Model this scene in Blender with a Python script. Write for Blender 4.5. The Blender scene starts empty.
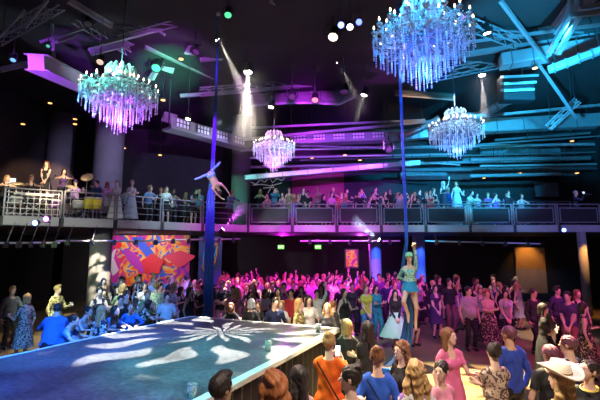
import bpy, math, random
import numpy as np
from mathutils import Vector, Matrix, Euler

random.seed(7)
rng = np.random.default_rng(7)
SC = bpy.context.scene
COL = SC.collection
R = math.radians
PI = math.pi

# ------------------------------------------------------------------ camera
CAMZ, PITCH, FPX = 2.8, R(7.5), 400.0
cd = bpy.data.cameras.new('camera'); cam = bpy.data.objects.new('camera', cd); COL.objects.link(cam)
cam.location = (0, 0, CAMZ); cam.rotation_euler = (R(90) + PITCH, 0, 0)
cd.sensor_width = 36; cd.lens = 24; cd.clip_end = 200; cd.clip_start = .05
SC.camera = cam

def ray(px, py):
    a, b = (px - 300) / FPX, (200 - py) / FPX
    return Vector((a, math.cos(PITCH) - b * math.sin(PITCH), math.sin(PITCH) + b * math.cos(PITCH)))
def W(px, py, Y):
    d = ray(px, py); return Vector((0, 0, CAMZ)) + d * (Y / d.y)
def G(px, py, Z):
    d = ray(px, py); return Vector((0, 0, CAMZ)) + d * ((Z - CAMZ) / d.z)

# ------------------------------------------------------------------ materials
_mats = {}
def mat(name, col, rough=.6, metal=0, noise=.0, nscale=8, bump=0., emit=None, estr=0., trans=0., spec=.5, stripe=None):
    if name in _mats: return _mats[name]
    m = bpy.data.materials.new(name); m.use_nodes = True
    nt = m.node_tree; b = nt.nodes['Principled BSDF']
    b.inputs['Base Color'].default_value = (*col, 1)
    b.inputs['Roughness'].default_value = rough
    b.inputs['Metallic'].default_value = metal
    b.inputs['Specular IOR Level'].default_value = spec
    if trans: b.inputs['Transmission Weight'].default_value = trans
    if emit:
        b.inputs['Emission Color'].default_value = (*emit, 1); b.inputs['Emission Strength'].default_value = estr
    if noise or bump:
        tc = nt.nodes.new('ShaderNodeTexCoord'); n = nt.nodes.new('ShaderNodeTexNoise')
        n.inputs['Scale'].default_value = nscale; n.inputs['Detail'].default_value = 4
        nt.links.new(tc.outputs['Object'], n.inputs['Vector'])
        if noise:
            mx = nt.nodes.new('ShaderNodeMix'); mx.data_type = 'RGBA'
            mx.inputs[6].default_value = (*[c * (1 - noise) for c in col], 1)
            mx.inputs[7].default_value = (*[min(1, c * (1 + noise)) for c in col], 1)
            nt.links.new(n.outputs['Fac'], mx.inputs[0]); nt.links.new(mx.outputs[2], b.inputs['Base Color'])
        if bump:
            bp = nt.nodes.new('ShaderNodeBump'); bp.inputs['Strength'].default_value = bump; bp.inputs['Distance'].default_value = .02
            nt.links.new(n.outputs['Fac'], bp.inputs['Height']); nt.links.new(bp.outputs['Normal'], b.inputs['Normal'])
    _mats[name] = m
    return m

def pattern_mat(name, c1, c2, scale=14, thr=.5, c3=None):
    """cloth print: blobs of c2 (and c3) on c1"""
    if name in _mats: return _mats[name]
    m = bpy.data.materials.new(name); m.use_nodes = True; nt = m.node_tree; b = nt.nodes['Principled BSDF']
    tc = nt.nodes.new('ShaderNodeTexCoord'); v = nt.nodes.new('ShaderNodeTexNoise'); v.inputs['Scale'].default_value = scale; v.inputs['Detail'].default_value = 2
    nt.links.new(tc.outputs['Object'], v.inputs['Vector'])
    r = nt.nodes.new('ShaderNodeValToRGB'); r.color_ramp.interpolation = 'CONSTANT'
    r.color_ramp.elements[0].color = (*c1, 1); r.color_ramp.elements[1].position = thr; r.color_ramp.elements[1].color = (*c2, 1)
    if c3: e = r.color_ramp.elements.new(thr + .08); e.color = (*c3, 1)
    nt.links.new(v.outputs['Fac'], r.inputs[0]); nt.links.new(r.outputs[0], b.inputs['Base Color']); b.inputs['Roughness'].default_value = .7
    _mats[name] = m
    return m

def cloth(c):
    k = 'cloth_%d_%d_%d' % tuple(int(x * 99) for x in c)
    return mat(k, c, .75, noise=.18, nscale=14, bump=.25, spec=.3)
def hairm(c):
    k = 'hair_%d_%d_%d' % tuple(int(x * 99) for x in c)
    if k in _mats: return _mats[k]
    m = mat(k, c, .45, spec=.5); nt = m.node_tree; b = nt.nodes['Principled BSDF']
    tc = nt.nodes.new('ShaderNodeTexCoord'); mp = nt.nodes.new('ShaderNodeMapping'); mp.inputs['Scale'].default_value = (70, 70, 9)
    n = nt.nodes.new('ShaderNodeTexNoise'); n.inputs['Scale'].default_value = 1; n.inputs['Detail'].default_value = 3
    mx = nt.nodes.new('ShaderNodeMix'); mx.data_type = 'RGBA'
    mx.inputs[6].default_value = (*[x * .45 for x in c], 1); mx.inputs[7].default_value = (*[min(1, x * 1.5) for x in c], 1)
    nt.links.new(tc.outputs['Object'], mp.inputs[0]); nt.links.new(mp.outputs[0], n.inputs[0]); nt.links.new(n.outputs['Fac'], mx.inputs[0])
    nt.links.new(mx.outputs[2], b.inputs['Base Color'])
    bp = nt.nodes.new('ShaderNodeBump'); bp.inputs['Strength'].default_value = .5; bp.inputs['Distance'].default_value = .02
    nt.links.new(n.outputs['Fac'], bp.inputs['Height']); nt.links.new(bp.outputs['Normal'], b.inputs['Normal'])
    return m
SKIN = [mat('skin_light', (.78, .52, .40), .5, noise=.06, nscale=12), mat('skin_tan', (.62, .38, .26), .5, noise=.06, nscale=12),
        mat('skin_brown', (.33, .18, .11), .5, noise=.06, nscale=12), mat('skin_dark', (.16, .085, .055), .45, noise=.06, nscale=12)]
BLACK = mat('black_paint', (.012, .012, .014), .5, noise=.3)
METAL = mat('dark_steel', (.08, .08, .09), .35, .7, noise=.2)
SILVER = mat('brushed_silver', (.6, .6, .62), .3, .9, noise=.1)

# ------------------------------------------------------------------ mesh helpers
class MB:
    def __init__(s): s.v = []; s.f = []
    def add(s, vs, fs):
        n = len(s.v); s.v += [tuple(v) for v in vs]; s.f += [tuple(i + n for i in f) for f in fs]; return s
    def box(s, c, d, rot=None, bev=0):
        x, y, z = d[0] / 2, d[1] / 2, d[2] / 2
        b = min(bev, x * .9, y * .9, z * .9)
        if b > 0:
            pts = []
            for sx in (-1, 1):
                for sy in (-1, 1):
                    for sz in (-1, 1):
                        pts += [(sx * x, sy * (y - b), sz * (z - b)), (sx * (x - b), sy * y, sz * (z - b)), (sx * (x - b), sy * (y - b), sz * z)]
            import bmesh
            bm = bmesh.new()
            for p in pts: bm.verts.new(p)
            r = bmesh.ops.convex_hull(bm, input=bm.verts)
            bm.verts.index_update()
            V = [v.co.copy() for v in bm.verts]; F = [[v.index for v in f.verts] for f in bm.faces]; bm.free()
        else:
            V = [Vector((a * x, b_ * y, c_ * z)) for a in (-1, 1) for b_ in (-1, 1) for c_ in (-1, 1)]
            F = [(0, 1, 3, 2), (4, 6, 7, 5), (0, 4, 5, 1), (2, 3, 7, 6), (0, 2, 6, 4), (1, 5, 7, 3)]
        if rot is not None:
            M = rot if isinstance(rot, Matrix) else Euler(rot).to_matrix()
            V = [M @ v for v in V]
        c = Vector(c)
        return s.add([v + c for v in V], F)
    def tube(s, pts, r, n=8, cap=True):
        pts = [Vector(p) for p in pts]; m = len(pts)
        rs = r if isinstance(r, (list, tuple)) else [r] * m
        rings = []; prev = None
        for i, p in enumerate(pts):
            t = (pts[min(i + 1, m - 1)] - pts[max(i - 1, 0)])
            if t.length < 1e-9: t = Vector((0, 0, 1))
            t.normalize()
            if prev is None:
                u = t.orthogonal().normalized()
            else:
                u = prev - t * prev.dot(t)
                u = u.normalized() if u.length > 1e-6 else t.orthogonal().normalized()
            prev = u; w = t.cross(u)
            rings.append([p + (u * math.cos(2 * PI * k / n) + w * math.sin(2 * PI * k / n)) * rs[i] for k in range(n)])
        V = [v for rg in rings for v in rg]
        F = [(i * n + k, i * n + (k + 1) % n, (i + 1) * n + (k + 1) % n, (i + 1) * n + k) for i in range(m - 1) for k in range(n)]
        if cap: F += [tuple(range(n))[::-1], tuple((m - 1) * n + k for k in range(n))]
        return s.add(V, F)
    def lathe(s, prof, c=(0, 0, 0), n=16, M=None):
        V = []; F = []; m = len(prof)
        for r, z in prof:
            for k in range(n):
                a = 2 * PI * k / n; v = Vector((r * math.cos(a), r * math.sin(a), z))
                if M is not None: v = M @ v
                V.append(v + Vector(c))
        F = [(i * n + k, i * n + (k + 1) % n, (i + 1) * n + (k + 1) % n, (i + 1) * n + k) for i in range(m - 1) for k in range(n)]
        if prof[0][0] > 1e-6: F.append(tuple(range(n))[::-1])
        if prof[-1][0] > 1e-6: F.append(tuple((m - 1) * n + k for k in range(n)))
        return s.add(V, F)
    def mesh(s, name, smooth=False):
        me = bpy.data.meshes.new(name); me.from_pydata(s.v, [], s.f); me.update()
        if smooth: me.polygons.foreach_set('use_smooth', [True] * len(me.polygons))
        return me
    def build(s, name, m, parent=None, smooth=False, loc=None, rot=None):
        me = s.mesh(name, smooth); me.materials.append(m)
        o = bpy.data.objects.new(name, me); COL.objects.link(o)
        if parent: o.parent = parent
        if loc is not None: o.location = loc
        if rot is not None: o.rotation_euler = rot
        return o

_labels = {}
def tag(o, label, cat, group=None, kind=None):
    o['label'] = label; o['category'] = cat
    if group: o['group'] = group
    o['kind'] = kind or 'thing'
    _labels.setdefault(label, []).append(o)
    return o
def empty(name, loc=(0, 0, 0), rz=0, rot=None, scale=None):
    o = bpy.data.objects.new(name, None); COL.objects.link(o); o.location = loc
    o.rotation_euler = rot if rot is not None else (0, 0, rz); o.empty_display_size = .1
    if scale: o.scale = (scale,) * 3
    return o
def struct(o): o['kind'] = 'structure'; return o
_kids = {}
def copy_tree(o, parent=None):
    c = o.copy(); COL.objects.link(c); c.parent = parent
    if parent is not None: c.matrix_parent_inverse = o.matrix_parent_inverse
    for ch in o.children: copy_tree(ch, c)
    return c
# ------------------------------------------------------------------ figures
def surface_nets(v, o, h):
    nx, ny, nz = v.shape
    acc = np.zeros((nx - 1, ny - 1, nz - 1, 3), np.float32); cnt = np.zeros((nx - 1, ny - 1, nz - 1), np.float32)
    for a in range(3):
        oth = [i for i in range(3) if i != a]
        for b in (0, 1):
            for c in (0, 1):
                s0 = [None] * 3; s1 = [None] * 3
                s0[a] = slice(0, v.shape[a] - 1); s1[a] = slice(1, v.shape[a])
                for ax, q in zip(oth, (b, c)):
                    s0[ax] = s1[ax] = slice(q, v.shape[ax] - 1 + q)
                v0, v1 = v[tuple(s0)], v[tuple(s1)]
                cr = (v0 < 0) != (v1 < 0)
                t = np.where(cr, v0 / np.where(cr, v0 - v1, 1), 0)
                acc[..., a] += t
                acc[..., oth[0]] += cr * b; acc[..., oth[1]] += cr * c
                cnt += cr
    act = cnt > 0
    idx = np.full(act.shape, -1, np.int64); idx[act] = np.arange(act.sum())
    ci = np.argwhere(act)
    verts = np.array(o) + h * (ci + acc[act] / cnt[act][:, None])
    F = []
    for a in range(3):
        b, c = (a + 1) % 3, (a + 2) % 3
        s0 = [slice(1, n - 1) for n in v.shape]; s1 = list(s0)
        s0[a] = slice(0, v.shape[a] - 1); s1[a] = slice(1, v.shape[a])
        v0, v1 = v[tuple(s0)], v[tuple(s1)]
        cr = (v0 < 0) != (v1 < 0); neg = v0 < 0
        p = np.argwhere(cr); off = np.array([1, 1, 1]); off[a] = 0
        pp = p + off; eb = np.zeros(3, int); eb[b] = 1; ec = np.zeros(3, int); ec[c] = 1
        g = lambda q: idx[q[:, 0], q[:, 1], q[:, 2]]
        q = np.stack([g(pp - eb - ec), g(pp - ec), g(pp), g(pp - eb)], 1)
        sg = neg[cr]
        q[~sg] = q[~sg][:, ::-1]
        F.append(q)
    F = np.concatenate(F)
    return verts, F[(F >= 0).all(1)]

def smin(a, b, k):
    h = np.clip(.5 + .5 * (b - a) / k, 0, 1)
    return b * (1 - h) + a * h - k * h * (1 - h)
def d_cone(p, a, b, ra, rb):
    a = np.asarray(a, float); b = np.asarray(b, float); ab = b - a
    t = np.clip(((p - a) @ ab) / max(ab @ ab, 1e-9), 0, 1)
    return np.linalg.norm(p - a - t[..., None] * ab, axis=-1) - (ra + (rb - ra) * t), t
def d_ell(p, c, r):
    q = (p - np.asarray(c)); r = np.asarray(r, float)
    k0 = np.linalg.norm(q / r, axis=-1); k1 = np.linalg.norm(q / r ** 2, axis=-1)
    return k0 * (k0 - 1) / np.maximum(k1, 1e-6)
def rotx(a): c, s = math.cos(a), math.sin(a); return np.array([[1, 0, 0], [0, c, -s], [0, s, c]])
def roty(a): c, s = math.cos(a), math.sin(a); return np.array([[c, 0, s], [0, 1, 0], [-s, 0, c]])
def rotz(a): c, s = math.cos(a), math.sin(a); return np.array([[c, -s, 0], [s, c, 0], [0, 0, 1]])
def unit(v): v = np.asarray(v, float); return v / max(np.linalg.norm(v), 1e-9)
def ik(a, t, l1, l2, pole):
    a = np.asarray(a, float); t = np.asarray(t, float); d = t - a; L = np.linalg.norm(d); u = unit(d)
    L = min(L, (l1 + l2) * .995); t = a + u * L
    x = (l1 * l1 - l2 * l2 + L * L) / (2 * L); hgt = math.sqrt(max(l1 * l1 - x * x, 0))
    pl = np.asarray(pole, float); pl = unit(pl - u * (pl @ u))
    return a + u * x + pl * hgt, t
def grid(lo, hi, h):
    ax = [np.arange(l, u + h, h) for l, u in zip(lo, hi)]
    return np.stack(np.meshgrid(*ax, indexing='ij'), -1), np.array(lo)

_hands = {}
def hand_geo(curl, h):
    key = (curl, h)
    if key in _hands: return _hands[key]
    # local axes: x = along fingers, y = thumb side, z = palm normal
    P, o = grid((-.03, -.06, -.03), (.2, .09, .09), h)
    d = d_ell(P, (.045, 0, 0), (.055, .042, .016)); w, _ = d_cone(P, (-.02, 0, 0), (.03, 0, 0), .022, .02); d = smin(d, w, .015)
    for y, L in ((.031, .072), (.0105, .08), (-.0105, .074), (-.031, .058)):
        a1, a2 = curl * .8, curl * 1.8
        p0 = np.array((.07, y, 0)); p1 = np.array((.088, y * 1.05, 0))
        p2 = p1 + L * .5 * np.array((math.cos(a1), 0, math.sin(a1))); p3 = p2 + L * .5 * np.array((math.cos(a2), 0, math.sin(a2)))
        f, _ = d_cone(P, p0, p1, .01, .0095); g, _ = d_cone(P, p1, p2, .0095, .0085); e, _ = d_cone(P, p2, p3, .0085, .007)
        d = smin(d, np.minimum(np.minimum(f, g), e), .004)
    t0 = np.array((.015, .03, .004)); t1 = t0 + .035 * unit((.6, .7, .25 + curl * .3)); t2 = t1 + .03 * unit((.8, .25, .3 + curl * .6)); t3 = t2 + .02 * unit((.9, 0, .3 + curl))
    for a, b in ((t0, t1), (t1, t2), (t2, t3)):
        f, _ = d_cone(P, a, b, .012, .0095); d = smin(d, f, .005)
    _hands[key] = surface_nets(d, o, h)
    return _hands[key]

HEADC = .705
def make_fig(sex='m', pose=None, h=.024, build=1.0, parts=(), hair='short', eyes=False, hseed=0):
    """returns dict of numpy geometry: body, garments, hair; coordinates in metres, feet on z=0, facing -Y"""
    po = dict(lean=0, side=0, twist=0, pelvis=(0, 0, .93), yaw=0, pitch=0, hL=(.24, -.06, .86), hR=(-.24, -.06, .86), eL=(.6, .7, -.2), eR=(-.6, .7, -.2),
              fL=(.11, 0, .08), fR=(-.11, 0, .08), kL=(.1, -1, 0), kR=(-.1, -1, 0), nL=(-1, 0, 0), nR=(1, 0, 0), curl=.45, toeL=(.1, -1, 0), toeR=(-.1, -1, 0))
    po.update(pose or {})
    f = sex == 'f'
    pel = np.array(po['pelvis'], float)
    T = rotx(R(po['lean'])) @ roty(R(po['side'])) @ rotz(R(po['twist']))
    tp = lambda x, y, z: pel + T @ np.array((x, y, z))
    sw = .15 if f else .175
    prim = []   # fn, k, region
    sc = .66
    def tors(a, b, ra, rb):
        def fn(P):
            q = (P - pel) @ T; q = q * np.array((1, 1 / sc, 1))
            d, t = d_cone(q, a, b, ra, rb); return d * .8
        return fn
    bw = build
    if f:
        tl = [((-.06, 0, -.03), (.06, 0, -.03), .128, .128), ((0, 0, .02), (0, 0, .17), .135, .115), ((0, 0, .17), (0, 0, .33), .118, .132), ((-sw * .62, 0, .44), (sw * .62, 0, .44), .075, .075)]
    else:
        tl = [((-.05, 0, -.03), (.05, 0, -.03), .125, .125), ((0, 0, .02), (0, 0, .17), .14, .138), ((0, 0, .17), (0, 0, .35), .138, .155), ((-sw * .66, 0, .44), (sw * .66, 0, .44), .082, .082)]
    for a, b, ra, rb in tl: prim.append((tors(np.array(a), np.array(b), ra * bw, rb * bw), .05, 'torso'))
    if f:
        for sx in (-1, 1):
            c = tp(sx * .06, -.068, .325); prim.append((lambda P, c=c: d_ell(P, c, (.056, .046, .058)), .05, 'torso'))
    if bw > 1.15:
        c = tp(0, -.05, .12); prim.append((lambda P, c=c: d_ell(P, c, (.15 * bw, .14 * bw, .16)), .05, 'torso'))
    nb, nt = tp(0, .01, .48), tp(0, -.005, .62)
    nr = .05 if f else .06
    prim.append((lambda P: d_cone(P, nb, nt, nr * 1.15, nr)[0], .03, 'neck'))
    hc = tp(0, -.012, HEADC); RH = rotz(R(po['yaw'])) @ rotx(R(po['pitch']))
    if po.get('headfollow'): RH = T @ RH
    tohead = lambda P: (P - hc) @ RH
    fine = h < .016
    def headfn(P):
        q = tohead(P)
        d = d_ell(q, (0, .012, .03), (.076, .094, .09))
        d = smin(d, d_ell(q, (0, -.028, -.028), (.058, .064, .082)), .025)
        d = smin(d, d_ell(q, (0, -.062, -.09), (.03, .028, .024)), .02)
        if fine:
            for sx in (-1, 1):
                e = d_ell(q, (sx * .031, -.103, .012), (.02, .018, .014)); d = -smin(-d, e, .01)
            d = smin(d, d_cone(q, (-.034, -.083, .034), (.034, -.083, .034), .01, .01)[0], .012)
            d = smin(d, d_cone(q, (-.017, -.09, -.053), (.017, -.09, -.053), .008, .008)[0], .006)
        d = smin(d, d_cone(q, (0, -.088, .014), (0, -.11, -.02), .009, .015)[0], .008)
        for sx in (-1, 1): d = smin(d, d_ell(q, (sx * .08, .008, .0), (.012, .022, .032)), .008)
        return d
    prim.append((headfn, .018, 'head'))
    am = (.86 if f else 1.0) * (1 + (bw - 1) * .6)
    info = {}
    segs = {}
    for sd, sx in (('L', 1), ('R', -1)):
        S = tp(sx * sw, 0, .435); E, H = ik(S, po['h' + sd], .285, .25, po['e' + sd])
        segs['ua' + sd] = (S, E); segs['fa' + sd] = (E, H)
        prim.append((lambda P, S=S, E=E: d_cone(P, S, E, .05 * am, .037 * am)[0], .025, 'ua' + sd))
        prim.append((lambda P, E=E, H=H: d_cone(P, E, H, .037 * am, .023 * am)[0], .012, 'fa' + sd))
        info['hand' + sd] = (H, unit(H - E))
        J = tp(sx * .088, 0, -.05); K, A = ik(J, po['f' + sd], .425, .415, po['k' + sd])
        segs['th' + sd] = (J, K); segs['sh' + sd] = (K, A)
        prim.append((lambda P, J=J, K=K: d_cone(P, J, K, .08 * bw, .052)[0], .03, 'th' + sd))
        prim.append((lambda P, K=K, A=A: d_cone(P, K, A, .05, .034)[0], .012, 'sh' + sd))
        u = unit(A - K); back = unit(A - K); pb = -unit(np.array(po['k' + sd], float)); cb = K + (A - K) * .3 + pb * .018
        prim.append((lambda P, cb=cb, A=A, K=K: d_cone(P, cb, K + (A - K) * .5 + pb * .01, .045, .038)[0], .02, 'sh' + sd))
        toe = unit(po['toe' + sd])
        if toe[2] < -.3: down = 0
        a0 = A + np.array((0, 0, -.03)) - toe * .035; a1 = A + toe * .15 + np.array((0, 0, -.045))
        if po.get('point'): a0 = A; a1 = A + toe * .17
        prim.append((lambda P, a0=a0, a1=a1: d_cone(P, a0, a1, .042, .03)[0], .02, 'ft' + sd))
    allp = np.array([nb, nt, hc] + [q for s in segs.values() for q in s] + [po['fL'], po['fR'], tp(0, 0, 0), tp(0, 0, .4)])
    lo, hi = allp.min(0) - .24, allp.max(0) + .22
    P, o = grid(lo, hi, h); shp = P.shape[:3]; D = np.full(shp, 9.0)
    for fn, k, reg in prim:
        d = fn(P); D = smin(D, d, k) if k else np.minimum(D, d)
    V, F = surface_nets(D, o, h)
    # normals
    def normals(V, F):
        n = np.zeros_like(V); fn_ = np.cross(V[F[:, 2]] - V[F[:, 0]], V[F[:, 3]] - V[F[:, 1]])
        for i in range(4): np.add.at(n, F[:, i], fn_)
        return n / np.maximum(np.linalg.norm(n, axis=1, keepdims=True), 1e-9)
    # relax a little
    def relax(V, F, it=2):
        for _ in range(it):
            s = np.zeros_like(V); c = np.zeros(len(V))
            for i in range(4):
                np.add.at(s, F[:, i], V[F[:, (i + 1) % 4]]); np.add.at(c, F[:, i], 1)
                np.add.at(s, F[:, i], V[F[:, (i + 3) % 4]]); np.add.at(c, F[:, i], 1)
            V = V * .5 + .5 * s / np.maximum(c, 1)[:, None]
        return V
    if not fine: pass
    V2 = relax(V, F, 1); N = normals(V2, F)
    dd = np.stack([fn(V) for fn, k, reg in prim], 1); ri = dd.argmin(1); reg = np.array([p[2] for p in prim])[ri]
    tz = ((V - pel) @ T)[:, 2]
    tpar = np.zeros(len(V))
    for nme, (a, b) in segs.items():
        m = reg == nme; ab = b - a; tpar[m] = ((V[m] - a) @ ab) / (ab @ ab)
    isr = lambda p: np.char.startswith(reg, p)
    bodyV, bodyF = [V2], [F]; off = len(V2)
    hh = .0065 if fine else .011
    for sd in 'LR':
        H, l = info['hand' + sd]; n = np.array(po['n' + sd], float); n = unit(n - l * (n @ l)); s = np.cross(l, n) * (1 if sd == 'R' else -1)
        hv, hf = hand_geo(po.get('curl' + sd, po['curl']), hh)
        w = H + (hv * (1.0 if not f else .92)) @ np.stack([l, s, n]); bodyV.append(w)
        bodyF.append((hf if sd == 'R' else hf[:, ::-1]) + off); off += len(hv)
        info['palm' + sd] = H + l * .07 + n * .03
    out = {'body': (np.concatenate(bodyV), np.concatenate(bodyF)), 'info': info, 'parts': []}
    def garment(mask, offv):
        fm = mask[F].all(1); used = np.unique(F[fm]); mp = np.full(len(V2), -1); mp[used] = np.arange(len(used))
        fold = .004 * np.sin(V2[:, 2] * 38 + V2[:, 0] * 25) + .003 * np.sin(V2[:, 0] * 60 - V2[:, 2] * 20)
        vv = V2 + N * (offv + fold)[:, None]
        return vv[used], mp[F[fm]]
    def skirt(top, length, flare, n=28, m=9, folds=7, amp=.05):
        vs = []; fs = []
        ft = (np.array(po['fL']) + np.array(po['fR'])) / 2
        for i in range(m):
            t = i / (m - 1); z = top - t * length
            c = tp(0, 0, z) if z > -.05 else tp(0, 0, -.05) + (ft - tp(0, 0, -.05)) * min(1, (-.05 - z) / .8)
            w0 = .145 if f else .16; hip = .185 * bw
            rx = (w0 + (hip - w0) * min(1, t * length / .16)) + flare * max(0, t * length - .12) / max(length - .12, .01)
            for k in range(n):
                a = 2 * PI * k / n; q = 1 + amp * t * math.sin(folds * a + hseed)
                vs.append((c[0] + rx * q * math.cos(a), c[1] + rx * .8 * q * math.sin(a), c[2]))
        for i in range(m - 1):
            for k in range(n): fs.append((i * n + k, i * n + (k + 1) % n, (i + 1) * n + (k + 1) % n, (i + 1) * n + k))
        return np.array(vs), np.array(fs)
    torso = reg == 'torso'
    ua, fa, th, sh = isr('ua'), isr('fa'), isr('th'), isr('sh')
    neckline = .47
    for p in parts:
        name, kind = p[0], p[1]; kw = p[2] if len(p) > 2 else {}
        if kind in ('tank', 'tee', 'long'):
            m = torso & (tz > kw.get('hem', -.08)) & (tz < (.40 if kind == 'tank' else .53))
            if kind == 'tank': m |= torso & (tz >= .40) & (np.abs(((V - pel) @ T)[:, 0]) > .04) & (np.abs(((V - pel) @ T)[:, 0]) < .11)
            if kind == 'tee': m |= ua & (tpar < .62)
            if kind == 'long': m |= ua | (fa & (tpar < .93))
            if kind != 'tank': m |= (reg == 'neck') & (tz < .50)
            g = garment(m, np.where(torso, kw.get('off', .016), .012))
        elif kind == 'pants':
            m = (torso & (tz < .07)) | th | (sh & (tpar < kw.get('len', .96))); g = garment(m, np.where(sh, .02, .012))
        elif kind == 'shorts':
            m = (torso & (tz < .07)) | (th & (tpar < .6)); g = garment(m, np.full(len(V2), .014))
        elif kind == 'jumpsuit':
            m = torso | th | (sh & (tpar < .95)) | ua | (fa & (tpar < .85)) | ((reg == 'neck') & (tz < .5)); g = garment(m, np.where(torso, .02, .018))
        elif kind == 'leotard':
            m = torso & (tz < .42) | (th & (tpar < .12)); 
            if kw.get('sleeves'): m |= ua | fa & (tpar < .9)
            g = garment(m, np.full(len(V2), .008))
        elif kind == 'tights':
            m = th | sh | isr('ft') | (torso & (tz < 0)); g = garment(m, np.full(len(V2), .006))
        elif kind == 'dress':
            m = torso & (tz > .08) & (tz < .40) | (torso & (tz >= .40) & (np.abs(((V - pel) @ T)[:, 0]) > .05))
            if kw.get('sleeve'): m |= ua & (tpar < kw['sleeve'])
            gv, gf = garment(m, np.full(len(V2), .013)); sv, sf = skirt(.15, kw.get('len', .6), kw.get('flare', .08), amp=kw.get('amp', .05), folds=kw.get('folds', 7))
            g = (np.concatenate([gv, sv]), np.concatenate([gf, sf + len(gv)]))
        elif kind == 'skirt':
            g = skirt(.14, kw.get('len', .5), kw.get('flare', .1), amp=kw.get('amp', .06), folds=kw.get('folds', 9))
        elif kind == 'shoes':
            for sd in 'RL':
                g = garment((reg == 'ft' + sd) | ((reg == 'sh' + sd) & (tpar > .97)), np.full(len(V2), .008))
                if sd == 'R': out['parts'].append(('shoe', g))
            name = 'shoe'
        out['parts'].append((name, g))
    if hair:
        hv = .016 if not fine else .0095
        Pq, o2 = grid((-.2, -.17, -.42), (.2, .26, .24), hv)
        q = Pq
        d = d_ell(q, (0, .016, .036), (.088, .105, .1))
        if hair in ('long', 'wavy', 'straight'):
            w = 1.25 if hair == 'wavy' else 1
            for sx in (-1, 1):
                d = smin(d, d_cone(q, (sx * .07, .01, .02), (sx * .085 * w, .035, -.14), .026, .032 * w)[0], .03)
                d = smin(d, d_cone(q, (sx * .085 * w, .035, -.14), (sx * .075 * w, .07, -.33), .032 * w, .018)[0], .03)
            d = smin(d, d_cone(q, (0, .07, .02), (0, .10, -.30), .065, .04)[0], .03)
        if hair == 'bob':
            for sx in (-1, 1): d = smin(d, d_cone(q, (sx * .07, .01, .02), (sx * .08, .02, -.12), .026, .03)[0], .03)
            d = smin(d, d_cone(q, (0, .06, .02), (0, .07, -.11), .06, .055)[0], .03)
        if hair == 'afro': d = d_ell(q, (0, .03, .05), (.135, .135, .13))
        face = d_ell(q, (0, -.115, -.035), (.07, .085, .115 if hair not in ('short', 'buzz', 'bun', 'pony') else .12))
        if hair in ('long', 'wavy', 'straight', 'bob'): face = np.minimum(face, d_ell(q, (0, -.09, -.22), (.1, .1, .16)))
        d = np.maximum(d, -face)
        if hair in ('short', 'buzz', 'bun', 'pony', 'top'):
            cut = -(q[..., 2] + .035 - np.clip(-q[..., 1], -.06, .06) * .7); d = np.maximum(d, cut)
        if hair == 'bun': d = smin(d, d_ell(q, (0, .08, .115), (.05, .05, .045)), .01)
        if hair == 'pony':
            d = smin(d, d_cone(q, (0, .1, .07), (0, .15, .02), .03, .035)[0], .01); d = smin(d, d_cone(q, (0, .15, .02), (0, .13, -.2), .035, .015)[0], .01)
        if hair == 'top': d = smin(d, d_ell(q, (0, -.03, .12), (.06, .07, .035)), .02)
        if fine or hair in ('wavy', 'afro'):
            d = d + .004 * np.sin(q[..., 0] * 150 + 3 * np.sin(q[..., 2] * 30 + hseed)) + (.006 * np.sin(q[..., 2] * 75 + q[..., 0] * 40 + q[..., 1] * 30) if hair in ('wavy', 'afro') else 0)
        hv_, hf_ = surface_nets(d, o2, hv)
        out['parts'].append(('hair', (hv_ @ RH.T + hc, hf_)))
    out['hc'] = hc; out['RH'] = RH; out['eyes'] = eyes
    return out

def np_mesh(name, g):
    me = bpy.data.meshes.new(name); V, F = g
    V = np.asarray(V, np.float32); F = np.asarray(F, np.int32)
    me.vertices.add(len(V)); me.vertices.foreach_set('co', V.ravel())
    me.loops.add(F.size); me.loops.foreach_set('vertex_index', F.ravel())
    me.polygons.add(len(F)); me.polygons.foreach_set('loop_start', np.arange(0, F.size, 4, dtype=np.int32))
    me.polygons.foreach_set('use_smooth', np.ones(len(F), bool))
    me.update(calc_edges=True); me.validate()
    me.materials.append(SKIN[0])
    return me
_eye_mesh = None
def eye_mesh():
    global _eye_mesh
    if _eye_mesh is None:
        b = MB(); b.lathe([(0, -.013)] + [(.013 * math.sin(a), -.013 * math.cos(a)) for a in np.linspace(.3, PI - .3, 7)] + [(0, .013)], n=12)
        _eye_mesh = b.mesh('eye', True); _eye_mesh.materials.append(mat('eye_white', (.8, .8, .78), .2))
        _eye_mesh.materials.append(mat('eye_iris', (.05, .03, .02), .15))
        for p in _eye_mesh.polygons:
            if p.center.z > .0095: p.material_index = 1
    return _eye_mesh
def fig_meshes(geo):
    d = {'body': np_mesh('person', geo['body']), 'parts': [(n, np_mesh(n, g)) for n, g in geo['parts']], 'info': geo['info'], 'eyes': geo['eyes'], 'hc': geo['hc'], 'RH': geo['RH']}
    return d
PEOPLE = []
def setmat(o, m):
    o.material_slots[0].link = 'OBJECT'; o.material_slots[0].material = m
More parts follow.
